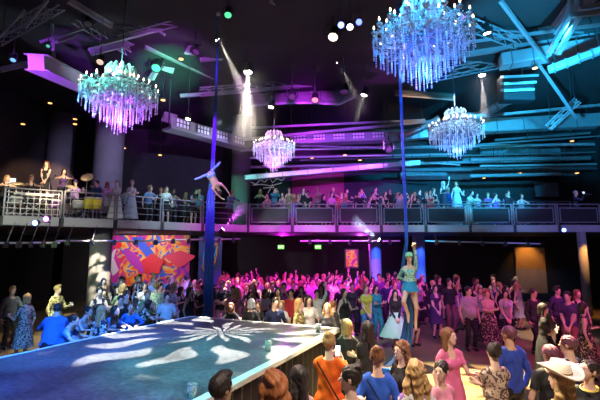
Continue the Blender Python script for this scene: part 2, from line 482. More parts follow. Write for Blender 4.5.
def spawn(fm, loc, rz, scale, skin, cols, label, group=None, rot=None):
    o = bpy.data.objects.new('person', fm['body']); COL.objects.link(o); o.location = loc
    o.rotation_euler = rot if rot is not None else (0, 0, rz); o.scale = (scale,) * 3
    setmat(o, skin); tag(o, label, 'person', group)
    for n, me in fm['parts']:
        c = bpy.data.objects.new(n, me); COL.objects.link(c); c.parent = o; setmat(c, cols.get(n, cols.get('*', BLACK)))
    if fm['eyes']:
        for sx in (-1, 1):
            e = bpy.data.objects.new('eye', eye_mesh()); COL.objects.link(e); e.parent = o
            c = fm['hc'] + fm['RH'] @ np.array((sx * .031, -.079, .012)); e.location = c
            M = Matrix(fm['RH'].tolist()).to_4x4() @ Matrix.Rotation(R(90), 4, 'X'); e.rotation_euler = M.to_euler()
    PEOPLE.append((loc[0], loc[1], loc[2]))
    o['_s'] = scale
    M = Matrix.Translation(loc) @ o.rotation_euler.to_matrix().to_4x4() @ Matrix.Scale(scale, 4)
    del o['_s']
    return o, {k: M @ Vector(fm['info'][k].tolist()) for k in ('palmL', 'palmR')}

POSES = {
 'clasp': dict(hL=(.05, -.2, .88), hR=(-.05, -.2, .90), nL=(-.3, 1, 0), nR=(.3, 1, 0)),
 'cup': dict(hL=(.2, -.32, 1.18), hR=(-.24, -.05, .86), eL=(.4, .5, -1), nL=(-1, -.3, 0), curlL=.9),
 'phone': dict(hL=(.07, -.36, 1.46), hR=(-.08, -.36, 1.44), eL=(.5, 0, -1), eR=(-.5, 0, -1), nL=(-1, .4, 0), nR=(1, .4, 0), curl=.8),
 'folded': dict(hL=(-.10, -.2, 1.16), hR=(.10, -.24, 1.18), eL=(.6, .3, -1), eR=(-.6, .3, -1), nL=(0, 1, 0), nR=(0, 1, 0)),
 'cheer': dict(hL=(.28, -.12, 1.86), hR=(-.2, -.3, 1.1), eL=(1, -.2, 0), eR=(-.5, .4, -1), nL=(0, -1, 0), curl=.2),
 'stand': dict(hL=(.27, -.04, .87), hR=(-.26, -.08, .87), yaw=18),
 'lean': dict(lean=24, pelvis=(0, .16, .92), hL=(.2, -.42, 1.16), hR=(-.16, -.44, 1.16), eL=(1, .3, -.4), eR=(-1, .3, -.4), nL=(0, 0, -1), nR=(0, 0, -1), pitch=-6, curl=.2),
 'turn': dict(twist=25, yaw=48, hL=(.1, -.3, 1.12), hR=(-.27, -.02, .88), eL=(.6, .4, -1), nL=(-1, 0, 0)),
 'sit': dict(pelvis=(0, .1, .56), fL=(.13, -.36, .08), fR=(-.13, -.34, .08), hL=(.16, -.3, .74), hR=(-.18, -.28, .76), nL=(0, 0, -1), nR=(0, 0, -1)),
 'drum': dict(pelvis=(0, .1, .58), lean=10, fL=(.2, -.36, .08), fR=(-.2, -.34, .08), hL=(.26, -.38, 1.05), hR=(-.2, -.42, .96), eL=(1, .2, -.5), eR=(-1, .2, -.5), nL=(0, 0, -1), nR=(0, 0, -1), curl=1.0),
}
OUT = {
 'shirt_trousers': ('m', [('shirt', 'long'), ('trousers', 'pants'), ('shoes', 'shoes')], 'short'),
 'tee_trousers': ('m', [('shirt', 'tee'), ('trousers', 'pants'), ('shoes', 'shoes')], 'top'),
 'dress': ('f', [('dress', 'dress', dict(len=.62, flare=.09)), ('shoes', 'shoes')], 'long'),
 'top_trousers': ('f', [('top', 'tank'), ('trousers', 'pants'), ('shoes', 'shoes')], 'bob'),
 'top_skirt': ('f', [('top', 'tee'), ('skirt', 'skirt', dict(len=.5, flare=.06)), ('shoes', 'shoes')], 'wavy'),
 'bun_dress': ('f', [('dress', 'dress', dict(len=.95, flare=.14)), ('shoes', 'shoes')], 'bun'),
}
_protos = {}
def proto(pose, outfit, h=.024, hair=None, build=1.0):
    key = (pose, outfit, h, hair, build)
    if key not in _protos:
        sex, parts, hr = OUT[outfit]
        if pose in ('sit', 'drum'): parts = [p if p[1] not in ('dress', 'skirt') else ('top', 'tee') for p in parts] + ([('trousers', 'pants')] if any(p[1] in ('dress', 'skirt') for p in parts) else [])
        _protos[key] = fig_meshes(make_fig(sex, POSES[pose], h, build, parts, hair or hr, hseed=len(_protos)))
    return _protos[key]
# ------------------------------------------------------------------ the hall
DARKW = mat('dark_wall_paint', (.045, .042, .046), .85, noise=.35, nscale=1.5, bump=.1)
CEIL = mat('black_ceiling', (.028, .028, .03), .85, noise=.4, nscale=.8)
CONC = mat('grey_concrete', (.2, .195, .2), .85, noise=.25, nscale=1.6, bump=.2)
FASC = mat('pale_fascia_panel', (.45, .44, .45), .55, noise=.1, nscale=3)
DUCT = mat('galvanised_duct', (.5, .52, .55), .38, .55, noise=.15, nscale=3, bump=.1)
PIPE = mat('grey_pipe', (.25, .25, .27), .4, .5, noise=.15)
GREYP = mat('grey_painted_steel', (.28, .28, .3), .5, .2, noise=.15)

# floor: polished boards
def floor_mat():
    m = bpy.data.materials.new('polished_board_floor'); m.use_nodes = True; nt = m.node_tree; b = nt.nodes['Principled BSDF']
    tc = nt.nodes.new('ShaderNodeTexCoord'); br = nt.nodes.new('ShaderNodeTexBrick')
    br.inputs['Scale'].default_value = 1; br.inputs['Brick Width'].default_value = 1.8; br.inputs['Row Height'].default_value = .14
    br.inputs['Mortar Size'].default_value = .004; br.inputs['Color1'].default_value = (.33, .23, .13, 1); br.inputs['Color2'].default_value = (.24, .165, .095, 1)
    br.inputs['Mortar'].default_value = (.04, .03, .02, 1)
    n = nt.nodes.new('ShaderNodeTexNoise'); n.inputs['Scale'].default_value = 2.5
    mx = nt.nodes.new('ShaderNodeMix'); mx.data_type = 'RGBA'; mx.blend_type = 'MULTIPLY'; mx.inputs[0].default_value = .5
    nt.links.new(tc.outputs['Object'], br.inputs[0]); nt.links.new(tc.outputs['Object'], n.inputs[0])
    nt.links.new(br.outputs[0], mx.inputs[6]); nt.links.new(n.outputs['Color'], mx.inputs[7]); nt.links.new(mx.outputs[2], b.inputs['Base Color'])
    b.inputs['Roughness'].default_value = .32
    return m
struct(MB().box((2, 12, -.1), (34, 28, .2)).build('floor', floor_mat()))
struct(MB().box((2, 12, 11.1), (34, 28, .2)).build('ceiling', CEIL))
struct(MB().box((2, 26.1, 5.5), (34, .2, 11)).build('wall_back', DARKW))
struct(MB().box((-15.1, 12, 5.5), (.2, 28, 11)).build('wall_left', DARKW))
struct(MB().box((18.1, 12, 5.5), (.2, 28, 11)).build('wall_right', DARKW))
# wall below the balcony, behind the dance floor
struct(MB().box((2, 23.6, 1.87), (31.6, .2, 3.74)).build('wall_under_balcony', mat('under_balcony_wall', (.04, .036, .038), .8, noise=.4, nscale=1)))

# balcony deck
ZB0, ZB1 = 3.75, 4.08
FR = [(-14.8, 11.55), (-10.5, 14.0), (-7.3, 15.8), (-4.43, 18.1), (-2.47, 19.0), (16.5, 19.0)]
def extrude(poly, z0, z1, name, m):
    n = len(poly); V = [(x, y, z0) for x, y in poly] + [(x, y, z1) for x, y in poly]
    F = [tuple(range(n))[::-1], tuple(range(n, 2 * n))] + [(i, (i + 1) % n, n + (i + 1) % n, n + i) for i in range(n)]
    return MB().add(V, F).build(name, m)
poly = FR + [(16.5, 23.4), (17.8, 23.4), (17.8, 25.9), (-14.8, 25.9)]
struct(extrude(poly, ZB0, ZB1, 'floor_balcony', mat('balcony_deck', (.06, .06, .065), .7, noise=.3, nscale=2)))
# rear tier of the balcony
struct(extrude([(-2.6, 21.2), (15.8, 21.2), (15.8, 25.9), (-2.6, 25.9)], ZB1, ZB1 + .5, 'floor_balcony_tier', mat('tier_carpet', (.05, .045, .05), .9, noise=.3)))
struct(extrude([(-14.6, 17.2), (-9.5, 20), (-9.5, 25.8), (-14.6, 25.8)], ZB1, ZB1 + .5, 'floor_band_tier', mat('band_riser', (.06, .055, .06), .85, noise=.3)))

def alongFR(step, seg):
    (x0, y0), (x1, y1) = FR[seg], FR[seg + 1]
    L = math.hypot(x1 - x0, y1 - y0); n = max(1, round(L / step)); ang = math.atan2(y1 - y0, x1 - x0)
    for i in range(n):
        t0, t1 = i / n, (i + 1) / n
        yield (x0 + (x1 - x0) * t0, y0 + (y1 - y0) * t0), (x0 + (x1 - x0) * t1, y0 + (y1 - y0) * t1), ang, L / n
k = 0
WHERE_R = []
glassdark = mat('dark_mesh_infill', (.03, .03, .035), .35, noise=.4, nscale=40)
RAILP = mat('railing_paint', (.3, .31, .33), .45, .3, noise=.1)
rail_n = 0
def px_of(x, y, z):
    v = Vector((x, y, z - CAMZ)); f = v.y * math.cos(PITCH) + v.z * math.sin(PITCH); u = -v.y * math.sin(PITCH) + v.z * math.cos(PITCH)
    return 300 + FPX * v.x / f, 200 - FPX * u / f
RAILTXT = ['pale barred', 'dark panelled']
ORD = ['first', 'second', 'third', 'fourth', 'fifth', 'sixth', 'seventh', 'eighth', 'ninth', 'tenth', 'eleventh', 'twelfth', 'thirteenth', 'fourteenth', 'fifteenth', 'sixteenth', 'seventeenth', 'eighteenth', 'nineteenth', 'twentieth', 'twenty-first', 'twenty-second', 'twenty-third', 'twenty-fourth']
for seg in range(5):
    for (a, b, ang, L) in alongFR(2.1, seg):
        mx_, my_ = (a[0] + b[0]) / 2, (a[1] + b[1]) / 2
        # fascia panel
        k += 1
        nx, ny = math.sin(ang), -math.cos(ang)
        struct(MB().box((mx_ + nx * .05, my_ + ny * .05, (ZB0 + ZB1) / 2 + .02), (L - .16, .06, .33), (0, 0, ang)).build('trim_%d' % k, FASC))
        px, _ = px_of(mx_, my_, 4.5)
        if px < -10 or px > 612: continue
        rail_n += 1
        root = empty('balcony_railing', (mx_, my_, ZB1), ang)
        grid_bay = px < 85
        style = 'glass' if 85 < px < 250 else ('grid' if grid_bay else 'panel')
        tag(root, '%s railing at the balcony edge, %s bay from the left' % ({'glass': 'slim open', 'grid': 'white lattice', 'panel': 'dark framed panel'}[style], ORD[rail_n - 1]),
            'railing', 'railing bays along the balcony edge')
        h = 1.0
        for sx in (-1, 1):
            MB().box((sx * (L / 2 - .05), .08, h / 2), (.06, .06, h), bev=.01).build('post', RAILP, root)
        MB().tube([(-L / 2 + .02, .08, h + .02), (L / 2 - .02, .08, h + .02)], .028).build('handrail', RAILP, root)
        if style == 'panel':
            b2 = MB()
            for zz in (.16, .84): b2.box((0, .08, zz), (L - .3, .045, .045))
            for sx in (-1, 1): b2.box((sx * (L / 2 - .17), .08, .5), (.045, .045, .72))
            b2.build('panel_frame', RAILP, root)
            MB().box((0, .085, .5), (L - .38, .02, .66)).build('infill_panel', glassdark, root)
        elif style == 'grid':
            b2 = MB()
            for i in range(9): b2.box((-L / 2 + .15 + i * (L - .3) / 8, .08, .5), (.025, .02, .9))
            for i in range(5): b2.box((0, .08, .12 + i * .19), (L - .2, .02, .025))
            b2.build('lattice_panel', mat('white_lattice', (.75, .74, .72), .5, noise=.05), root)
        else:
            for zz in (.3, .55, .8): MB().tube([(-L / 2 + .05, .08, zz), (L / 2 - .05, .08, zz)], .012, 6).build('crossbar', RAILP, root)
# guard wall of upper tier (tables & rails)
tier_rail_m = mat('tier_rail_paint', (.25, .26, .28), .4, .4, noise=.1)
for i, px in enumerate((430, 462, 494, 526, 556, 280, 312, 352)):
    p = W(px, 200, 21.35); root = empty('tier_railing', (p.x, 21.35, ZB1 + .5))
    tag(root, 'low tube railing on the upper balcony tier, %s' % ['left of the stair block', 'above the cyan stair block', 'in front of the tall tables', 'right of the tall tables', 'nearest the dark end wall', 'beneath the white wall drawing', 'right of the white wall drawing', 'in front of the magenta alcove'][i], 'railing', 'rails on the upper tier')
    for sx in (-.75, .75): MB().tube([(sx, 0, 0), (sx, 0, .95)], .025).build('post', tier_rail_m, root)
    for zz in (.35, .65, .95): MB().tube([(-.8, 0, zz), (.8, 0, zz)], .018, 6).build('crossbar', tier_rail_m, root)

# columns
def column(n, px0, px1, ytop, ybot, Y, z0, z1, m=CONC):
    a, b = W(px0, ybot, Y), W(px1, ybot, Y)
    w = b.x - a.x
    o = MB().lathe([(w / 2, z0), (w / 2, z1)], ((a.x + b.x) / 2, Y + w / 2, 0), 32)
    o = o.build('column_%d' % n, m, smooth=False); struct(o)
    for p in o.data.polygons: p.use_smooth = abs(p.normal.z) < .5
column(1, 83, 112, 100, 222, 19.6, ZB1, 11)
column(2, 37, 62, 110, 190, 22.5, ZB1, 11)
column(3, 229, 249, 165, 215, 23, ZB1, 11)
column(4, 82, 103, 240, 300, 15.8, 0, ZB0)
BLUEC = mat('white_column_paint', (.6, .6, .62), .6, noise=.08)
column(5, 371, 383, 250, 290, 21.2, 0, ZB0, BLUEC)
column(6, 416, 428, 250, 290, 21.2, 0, ZB0, BLUEC)
column(7, 585, 593, 250, 290, 18.2, 0, ZB0)
# dark end wall at the right of the balcony
struct(MB().box((16.9, 20.2, 7.5), (.6, 3.4, 6.9)).build('wall_balcony_end', BLACK))
# warm lit panel under the balcony on the right
p0, p1 = W(515, 252, 23.4), W(547, 282, 23.4)
struct(MB().box(((p0.x + p1.x) / 2, 23.44, 1.8), (p1.x - p0.x, .08, 2.6)).build('wall_alcove', mat('ochre_plaster', (.6, .42, .25), .8, noise=.2, nscale=2)))

# window under the balcony; a glowing panel stands in for the red-lit room
o = empty('window_1', (0, 0, 0)); o['kind'] = 'structure'
a, b = W(346, 250, 23.4), W(358, 285, 23.4)
dx, dw = (a.x + b.x) / 2, b.x - a.x; z0_, z1_ = W(350, 267, 23.4).z, W(350, 250, 23.4).z
MB().box((dx, 23.46, (z0_ + z1_) / 2), (dw, .04, z1_ - z0_)).build('glow_panel', pattern_mat('red_room_glow', (.7, .06, .1), (.85, .25, .12), 2.2, .5, (.5, .02, .3)), o)
bq_ = _mats['red_room_glow'].node_tree; bq_.links.new(bq_.nodes['Color Ramp'].outputs[0], bq_.nodes['Principled BSDF'].inputs['Emission Color']); bq_.nodes['Principled BSDF'].inputs['Emission Strength'].default_value = .6
fr = MB()
for sx in (-1, 1): fr.box((dx + sx * (dw / 2 + .04), 23.44, (z0_ + z1_) / 2), (.08, .1, z1_ - z0_ + .16)).box((dx, 23.44, (z0_ if sx < 0 else z1_) + sx * .04), (dw, .1, .08))
fr.build('window_frame', GREYP, o)

# exit signs
def exit_sign(px, py, Y, which):
    p = W(px, py, Y); root = empty('exit_sign', (p.x, p.y, ZB0))
    tag(root, 'small green exit sign hanging under the balcony, %s' % which, 'sign', 'green exit signs')
    MB().box((0, 0, p.z - ZB0), (.32, .06, .2), bev=.01).build('housing', mat('exit_housing', (.1, .3, .12), .4, emit=(.25, 1, .15), estr=.9, noise=.02), root)
    MB().tube([(0, 0, 0), (0, 0, p.z - ZB0 + .1)], .012, 6).build('hanging_rod', METAL, root)
    cu = bpy.data.curves.new('lettering', 'FONT'); cu.body = 'EXIT'; cu.size = .13; cu.align_x = 'CENTER'; cu.align_y = 'CENTER'; cu.extrude = .003
    t = bpy.data.objects.new('lettering', cu); COL.objects.link(t); t.parent = root; t.location = (0, -.036, p.z - ZB0); t.rotation_euler = (R(90), 0, 0)
    bpy.context.view_layer.update(); me = bpy.data.meshes.new_from_object(t); bpy.data.objects.remove(t); t = bpy.data.objects.new('lettering', me); COL.objects.link(t); t.parent = root; t.location = (0, -.036, p.z - ZB0); t.rotation_euler = (R(90), 0, 0)
    me.materials.clear(); me.materials.append(mat('exit_letters', (.9, 1, .9), .4, emit=(.8, 1, .7), estr=1.5))
exit_sign(281, 247, 20.5, 'left one of the pair'); exit_sign(318, 247, 20.5, 'right one, nearer the red window'); 
exit_sign(220, 168, 21, 'upper one behind the inverted acrobat') if False else None

# painted mural under the balcony, left
def mural_mat():
    m = bpy.data.materials.new('mural_paint'); m.use_nodes = True; nt = m.node_tree; b = nt.nodes['Principled BSDF']; b.inputs['Roughness'].default_value = .6
    tc = nt.nodes.new('ShaderNodeTexCoord'); n1 = nt.nodes.new('ShaderNodeTexNoise'); n1.inputs['Scale'].default_value = 1.1; n1.inputs['Detail'].default_value = 1; n1.inputs['Distortion'].default_value = 1.6
    r = nt.nodes.new('ShaderNodeValToRGB'); r.color_ramp.interpolation = 'CONSTANT'; e = r.color_ramp.elements
    stops = [(0, (.25, .02, .45)), (.36, (.75, .03, .35)), (.42, (.95, .12, .03)), (.47, (.95, .35, .04)), (.52, (.9, .5, .15)), (.56, (.03, .12, .75)), (.6, (.8, .03, .06)), (.66, (.9, .4, .1)), (.72, (.1, .3, .8))]
    e[0].position, e[0].color = 0, (*stops[0][1], 1); e[1].position, e[1].color = .36, (*stops[1][1], 1)
    for p, c in stops[2:]: q = e.new(p); q.color = (*c, 1)
    nt.links.new(tc.outputs['Object'], n1.inputs[0]); nt.links.new(n1.outputs[0], r.inputs[0]); nt.links.new(r.outputs[0], b.inputs['Base Color'])
    return m
MUR = mural_mat()
a, b = W(107, 244, 21.0), W(190, 244, 21.0)
mu = empty('wall_mural', ((a.x + b.x) / 2, 21.0, 0)); tag(mu, 'wide colourful abstract mural in orange, red and blue under the balcony', 'mural')
wm = (b.x - a.x) / 2
MB().box((0, 0, 2.4), (2 * wm, .1, 2.6)).build('painted_board', MUR, mu)
def blob(pts, c, nm, dy=-.06):
    V = [(x, dy, z) for x, z in pts] + [(x, dy - .015, z) for x, z in pts]; n = len(pts)
    F = [tuple(range(n)), tuple(range(n, 2 * n))[::-1]] + [(i, (i + 1) % n, n + (i + 1) % n, n + i) for i in range(n)]
    return MB().add(V, F).build(nm, mat('paint_%s' % nm, c, .6, noise=.12), mu)
blob([(-wm, 1.2), (-wm + .7, 1.3), (-wm + .8, 2.2), (-wm + .45, 2.9), (-wm + .9, 3.5), (-wm + .7, 3.68), (-wm, 3.68)], (.6, .03, .4), 'magenta_area')
blob([(-.9, 3.6), (-.4, 3.6), (.6, 2.5), (1.0, 1.6), (.6, 1.5), (.1, 2.4)], (.04, .1, .75), 'blue_stroke', -.062)
blob([(-1.3, 2.9), (-1.1, 3.05), (-.6, 2.7), (-.2, 2.2), (.5, 1.9), (.45, 1.6), (-.3, 1.8), (-.9, 2.3)], (.5, .03, .5), 'violet_stroke', -.09)
blob([(.3 + .55 * math.cos(t) * (1 + .12 * math.sin(5 * t)), 2.2 + .5 * math.sin(t) * (1 + .12 * math.sin(5 * t))) for t in np.linspace(0, 6.1, 28)], (.8, .02, .05), 'red_bloom', -.12)
blob([(-1.55 + .22 * math.cos(t), 3.2 + .2 * math.sin(t)) for t in np.linspace(0, 6, 18)], (.85, .02, .06), 'red_spot', -.12)
blob([(1.7 + .7 * math.cos(t) * (1 + .25 * math.sin(3 * t)), 2.5 + .35 * math.sin(t) * (1 + .2 * math.cos(4 * t))) for t in np.linspace(0, 6.1, 30)], (.85, .04, .12), 'crimson_leaf', -.12)
blob([(-2.0, 2.3), (-1.75, 2.9), (-1.6, 3.0), (-1.7, 2.5), (-1.4, 1.9), (-1.7, 1.6)], (.75, .62, .75), 'pale_arm', -.14)
a, b = W(199, 250, 21.3), W(222, 250, 21.3)
mu = empty('wall_mural', ((a.x + b.x) / 2, 21.3, 0)); tag(mu, 'narrow painted panel of blue and yellow loops behind the left silk', 'mural')
MB().box((0, 0, 2.4), (b.x - a.x, .1, 2.5)).build('painted_board', mat('navy_board', (.03, .04, .2), .6, noise=.6, nscale=2), mu)
for j, (c, ph) in enumerate([((.85, .6, .03), 0), ((.7, .04, .1), 1.3), ((.05, .4, .8), 2.4), ((.8, .3, .05), 3.6)]):
    MB().tube([(.45 * math.cos(t + ph) * (.5 + .13 * j), -.07 - .03 * j, 2.5 + (.3 + .16 * j) * math.sin(1.3 * t + ph)) for t in np.linspace(0, 4.2, 24)], .035, 6).build('painted_loop', mat('loop_paint_%d' % j, c, .6, noise=.1), mu)

# white line drawing on the balcony back wall
wd = empty('wall_drawing', (W(268, 183, 25.9).x, 25.9, W(268, 183, 25.9).z)); tag(wd, 'loose white line drawing on dark panel above the left balcony guests', 'wall art')
MB().box((0, 0, 0), (3.4, .08, 2.0)).build('backing_panel', mat('drawing_panel', (.02, .04, .045), .6, noise=.2), wd)
WL = mat('white_line_glow_paint', (.85, .85, .9), .5, emit=(.7, .7, .85), estr=.12, noise=.03)  # faint glow put into the paint of the lines
for pts in ([(-1.2, .1), (-.8, -.1), (-.5, .2), (-.2, .05), (.1, .35), (.3, 0), (.6, .3), (.9, .15), (1.3, .5)], [(-1, -.15), (-.4, -.1), (.2, -.2), (.9, 0)],
            [(-.2, .3), (-.1, .75), (.1, .5), (.3, .85), (.35, .4)], [(.3, -.1), (.1, -.5), (-.1, -.85)], [(.3, -.1), (.45, -.5), (.7, -.8)], [(-.3, -.35), (.2, -.3), (.6, -.4)]):
    MB().tube([(x, -.06, z) for x, z in pts], .028, 5).build('line', WL, wd)

# magenta alcove wall and back wall boards at balcony level
struct(MB().box((W(318, 185, 25.7).x, 25.8, 7.0), (3.4, .1, 2.6)).build('wall_alcove_upper', mat('alcove_red', (.4, .05, .12), .7, noise=.4, nscale=1.5)))

# ceiling structure ----------------------------------------------------------
bn = [0]
def beam(p0, p1, w, h, m=GREYP, name=None):
    p0, p1 = Vector(p0), Vector(p1); d = p1 - p0; L = d.length
    q = d.to_track_quat('X', 'Z').to_matrix()
    bn[0] += 1
    b = MB(); b.box((p0 + p1) / 2, (L, w, h), q)
    # flanges
    z = q @ Vector((0, 0, 1))
    b.box((p0 + p1) / 2 + z * (h / 2), (L, w * 1.5, .03), q); b.box((p0 + p1) / 2 - z * (h / 2), (L, w * 1.5, .03), q)
    o = b.build(name or 'beam_%d' % bn[0], m); struct(o); return o
def bpx(x0, y0, Y0, x1, y1, Y1, w=.15, h=.25, m=GREYP): return beam(W(x0, y0, Y0), W(x1, y1, Y1), w, h, m)
bpx(90, 52, 14, 208, 24, 17, .12, .22)
bpx(100, 44, 13.5, 240, 8, 14.5, .06, .1)
bpx(145, 46, 15, 228, 84, 19, .1, .16)
bpx(68, 0, 12, 112, 26, 13.5, .1, .14)
bpx(36, 62, 12.5, 86, 86, 16.5, .5, .5, mat('violet_lit_beam', (.5, .48, .52), .6, noise=.15))
bpx(200, 60, 16, 420, 38, 18, .1, .12)
bpx(180, 96, 17.5, 350, 82, 19.5, .08, .12)
bpx(230, 12, 14, 330, 66, 18, .1, .14)
bpx(240, 140, 19.5, 610, 104, 19.5, .08, .1)
bpx(250, 128, 20, 425, 120, 20, .06, .08)
bpx(430, 60, 16, 610, 32, 14, .12, .16)
bpx(440, 46, 15, 620, 22, 12, .05, .07)
bpx(500, 0, 12, 545, 60, 14, .07, .1)
bpx(560, 30, 12.5, 590, -10, 11, .35, .35, DUCT)
bpx(40, 42, 13, 85, 28, 13, .04, .05); bpx(50, 44, 13, 76, 36, 13, .04, .05); bpx(52, 24, 13, 54, 58, 13, .05, .05)
bpx(25, 28, 12, 48, 0, 12, .04, .04); bpx(0, 36, 12, 25, 10, 12, .04, .04)
bpx(130, 10, 14, 165, 35, 14, .05, .05); bpx(165, 30, 14, 190, 20, 14, .05, .05); bpx(115, 22, 14, 150, 14, 14, .05, .05)
bpx(0, 70, 14, 44, 60, 15, .1, .15)
bpx(270, 0, 12, 300, 24, 15, .05, .06)
def truss(P0, P1, w, label, bays=8, r=.025):
    P0, P1 = Vector(P0), Vector(P1); root = empty('ceiling_truss', P0); tag(root, label, 'truss'); d = P1 - P0; L = d.length; M = d.to_track_quat('X', 'Z').to_matrix()
    cs = [Vector((0, sy * w / 2, sz * w / 2)) for sy, sz in ((-1, -1), (1, -1), (1, 1), (-1, 1))]
    for q in cs: MB().tube([M @ q, M @ (q + Vector((L, 0, 0)))], r, 6).build('chord', GREYP, root)
    b = MB()
    for i in range(bays):
        for j in range(4):
            a, e = cs[j], cs[(j + 1) % 4]; b.tube([M @ (a + Vector((L * i / bays, 0, 0))), M @ (e + Vector((L * (i + 1) / bays, 0, 0)))], r * .6, 5)
    b.build('lacing_bars', GREYP, root)
    for s in (.1, .9): MB().tube([d * s, Vector(((d * s).x, (d * s).y, 11 - P0.z))], .015, 5).build('hanging_rod', METAL, root)
truss(W(60, 8, 13), W(130, 50, 15), .35, 'lattice truss running down toward the white and violet chandelier')
truss(W(-4, 40, 12.5), W(60, 4, 12.5), .3, 'lattice truss in the top left corner')
truss(W(120, 34, 14), W(236, 2, 13), .35, 'lattice truss above the green panels')
truss(W(200, 92, 17.5), W(300, 84, 19), .3, 'lattice truss left of the purple acoustic panel')
truss(W(425, 78, 17), W(610, 40, 15.5), .35, 'lattice truss lit cyan running to the top right', 10)
truss(W(548, 128, 18), W(578, 100, 17), .25, 'short slanted truss at the far right', 4)
truss(W(536, 60, 15), W(576, 118, 17), .06, 'thin slanted stay bar at the far right', 3, .02)
truss(W(430, 8, 12), W(520, 44, 14), .3, 'dark truss right of the large blue chandelier')
# ceiling panels catching the cyan light
for i, (x0, y0, x1, y1, Y) in enumerate([(488, 2, 542, 34, 13.5), (548, -8, 582, 38, 14), (462, 36, 515, 66, 16.5), (430, -6, 470, 30, 13)]):
    a, b = W(x0, y0, Y), W(x1, y1, Y)
    struct(MB().box(((a.x + b.x) / 2, Y + .4, (a.z + b.z) / 2), (b.x - a.x, .08, abs(a.z - b.z)), (R(-35), 0, R(8)), bev=.02).build('trim_%d' % (60 + i), mat('ceiling_tile_grey', (.16, .17, .18), .7, noise=.2)))
# green-lit panels, left
for i, (x0, y0, x1, y1, Y, rz) in enumerate([(160, 52, 175, 74, 17, 20), (186, 44, 198, 56, 15, -10), (163, 112, 176, 124, 19, 15), (152, 60, 160, 82, 16.5, -30)]):
    a, b = W(x0, y0, Y), W(x1, y1, Y)
    struct(MB().box(((a.x + b.x) / 2, Y, (a.z + b.z) / 2), (b.x - a.x, .1, abs(a.z - b.z)), (R(-20), R(12), R(rz)), bev=.03).build('trim_%d' % (70 + i), mat('green_lit_panel', (.35, .38, .36), .6, noise=.2)))
# acoustic cloud with mottled surface
def cloud_mat():
    m = mat('acoustic_foam', (.4, .38, .42), .85, noise=.6, nscale=2.2, bump=.8); return m
a = W(262, 107, 17.5); 
prof = []
bq = MB(); top = []; n = 24
for i in range(n + 1):
    px = 250 + 105 * i / n; yb = 107 - 3 * math.sin(PI * i / n) - max(0, (i / n - .85)) * 60; yt = 92 - 8 * i / n + 4
    A, B = W(px, yb, 17.5), W(px, yt, 20.0)
    top.append((A, B))
V = []; F = []
for A, B in top: V += [A, B, A + Vector((0, 0, .1)), B + Vector((0, 0, .1))]
for i in range(n): o = i * 4; F += [(o, o + 1, o + 5, o + 4), (o + 2, o + 6, o + 7, o + 3), (o, o + 4, o + 6, o + 2), (o + 1, o + 3, o + 7, o + 5)]
F += [(0, 2, 3, 1), (n * 4, n * 4 + 1, n * 4 + 3, n * 4 + 2)]
ac = tag(MB().add(V, F).build('ceiling_acoustic_panel', cloud_mat()), 'long curved acoustic panel lit purple, hung below the ceiling', 'ceiling panel')
V = []; F = []
for i in range(13):
    px = 395 + 60 * i / 12; A, B = W(px, 96 + 5 * i / 12, 18.5), W(px, 88 + 7 * i / 12, 20); V += [A, B, A + Vector((0, 0, .08)), B + Vector((0, 0, .08))]
for i in range(12): o = i * 4; F += [(o, o + 1, o + 5, o + 4), (o + 2, o + 6, o + 7, o + 3), (o, o + 4, o + 6, o + 2), (o + 1, o + 3, o + 7, o + 5)]
tag(MB().add(V, F).build('ceiling_acoustic_panel', mat('acoustic_foam_brown', (.5, .38, .3), .85, noise=.5, nscale=3, bump=.7)), 'narrow brown acoustic strip behind the large blue chandelier', 'ceiling panel')

# catwalk with lit windows
def catwalk(P0, P1, hgt, ncell, label):
    P0, P1 = Vector(P0), Vector(P1); d = P1 - P0; L = d.length; root = empty('ceiling_catwalk', P0, math.atan2(d.y, d.x)); sl = math.atan2(d.z, math.hypot(d.x, d.y))
    root.rotation_euler = (0, -sl, math.atan2(d.y, d.x)); tag(root, label, 'catwalk')
    MB().box((L / 2, .3, -.05), (L, .7, .1)).build('deck', GREYP, root)
    MB().box((L / 2, .02, hgt / 2), (L, .04, hgt)).build('side_panel', GREYP, root)
    for i in range(ncell):
        c = (i + .5) * L / ncell; w = L / ncell * .62
        MB().box((c, -.02, hgt / 2), (w, .05, hgt * .72)).build('grille', mat('pale_grille', (.75, .75, .8), .5, noise=.08, nscale=3), root)
        bb = MB()
        for j in range(5): bb.box((c - w / 2 + w * (j + .0) / 4, -.055, hgt / 2), (.025, .025, hgt * .78))
        bb.box((c, -.055, hgt * .5), (w, .025, .03)); bb.build('grille_bars', METAL, root)
    for s in (.02, .98):
        MB().tube([(L * s, .3, 0), (L * s, .3, 2.2)], .03, 6).build('hanging_rod', METAL, root)
catwalk(W(171, 126, 16.5), W(247, 147, 20), .45, 4, 'diagonal catwalk with pale grilles running behind the left silk')
catwalk(W(290, 142, 20.3), W(388, 138, 20.3), .36, 5, 'violet-lit catwalk with white grilles right of the small violet chandelier')

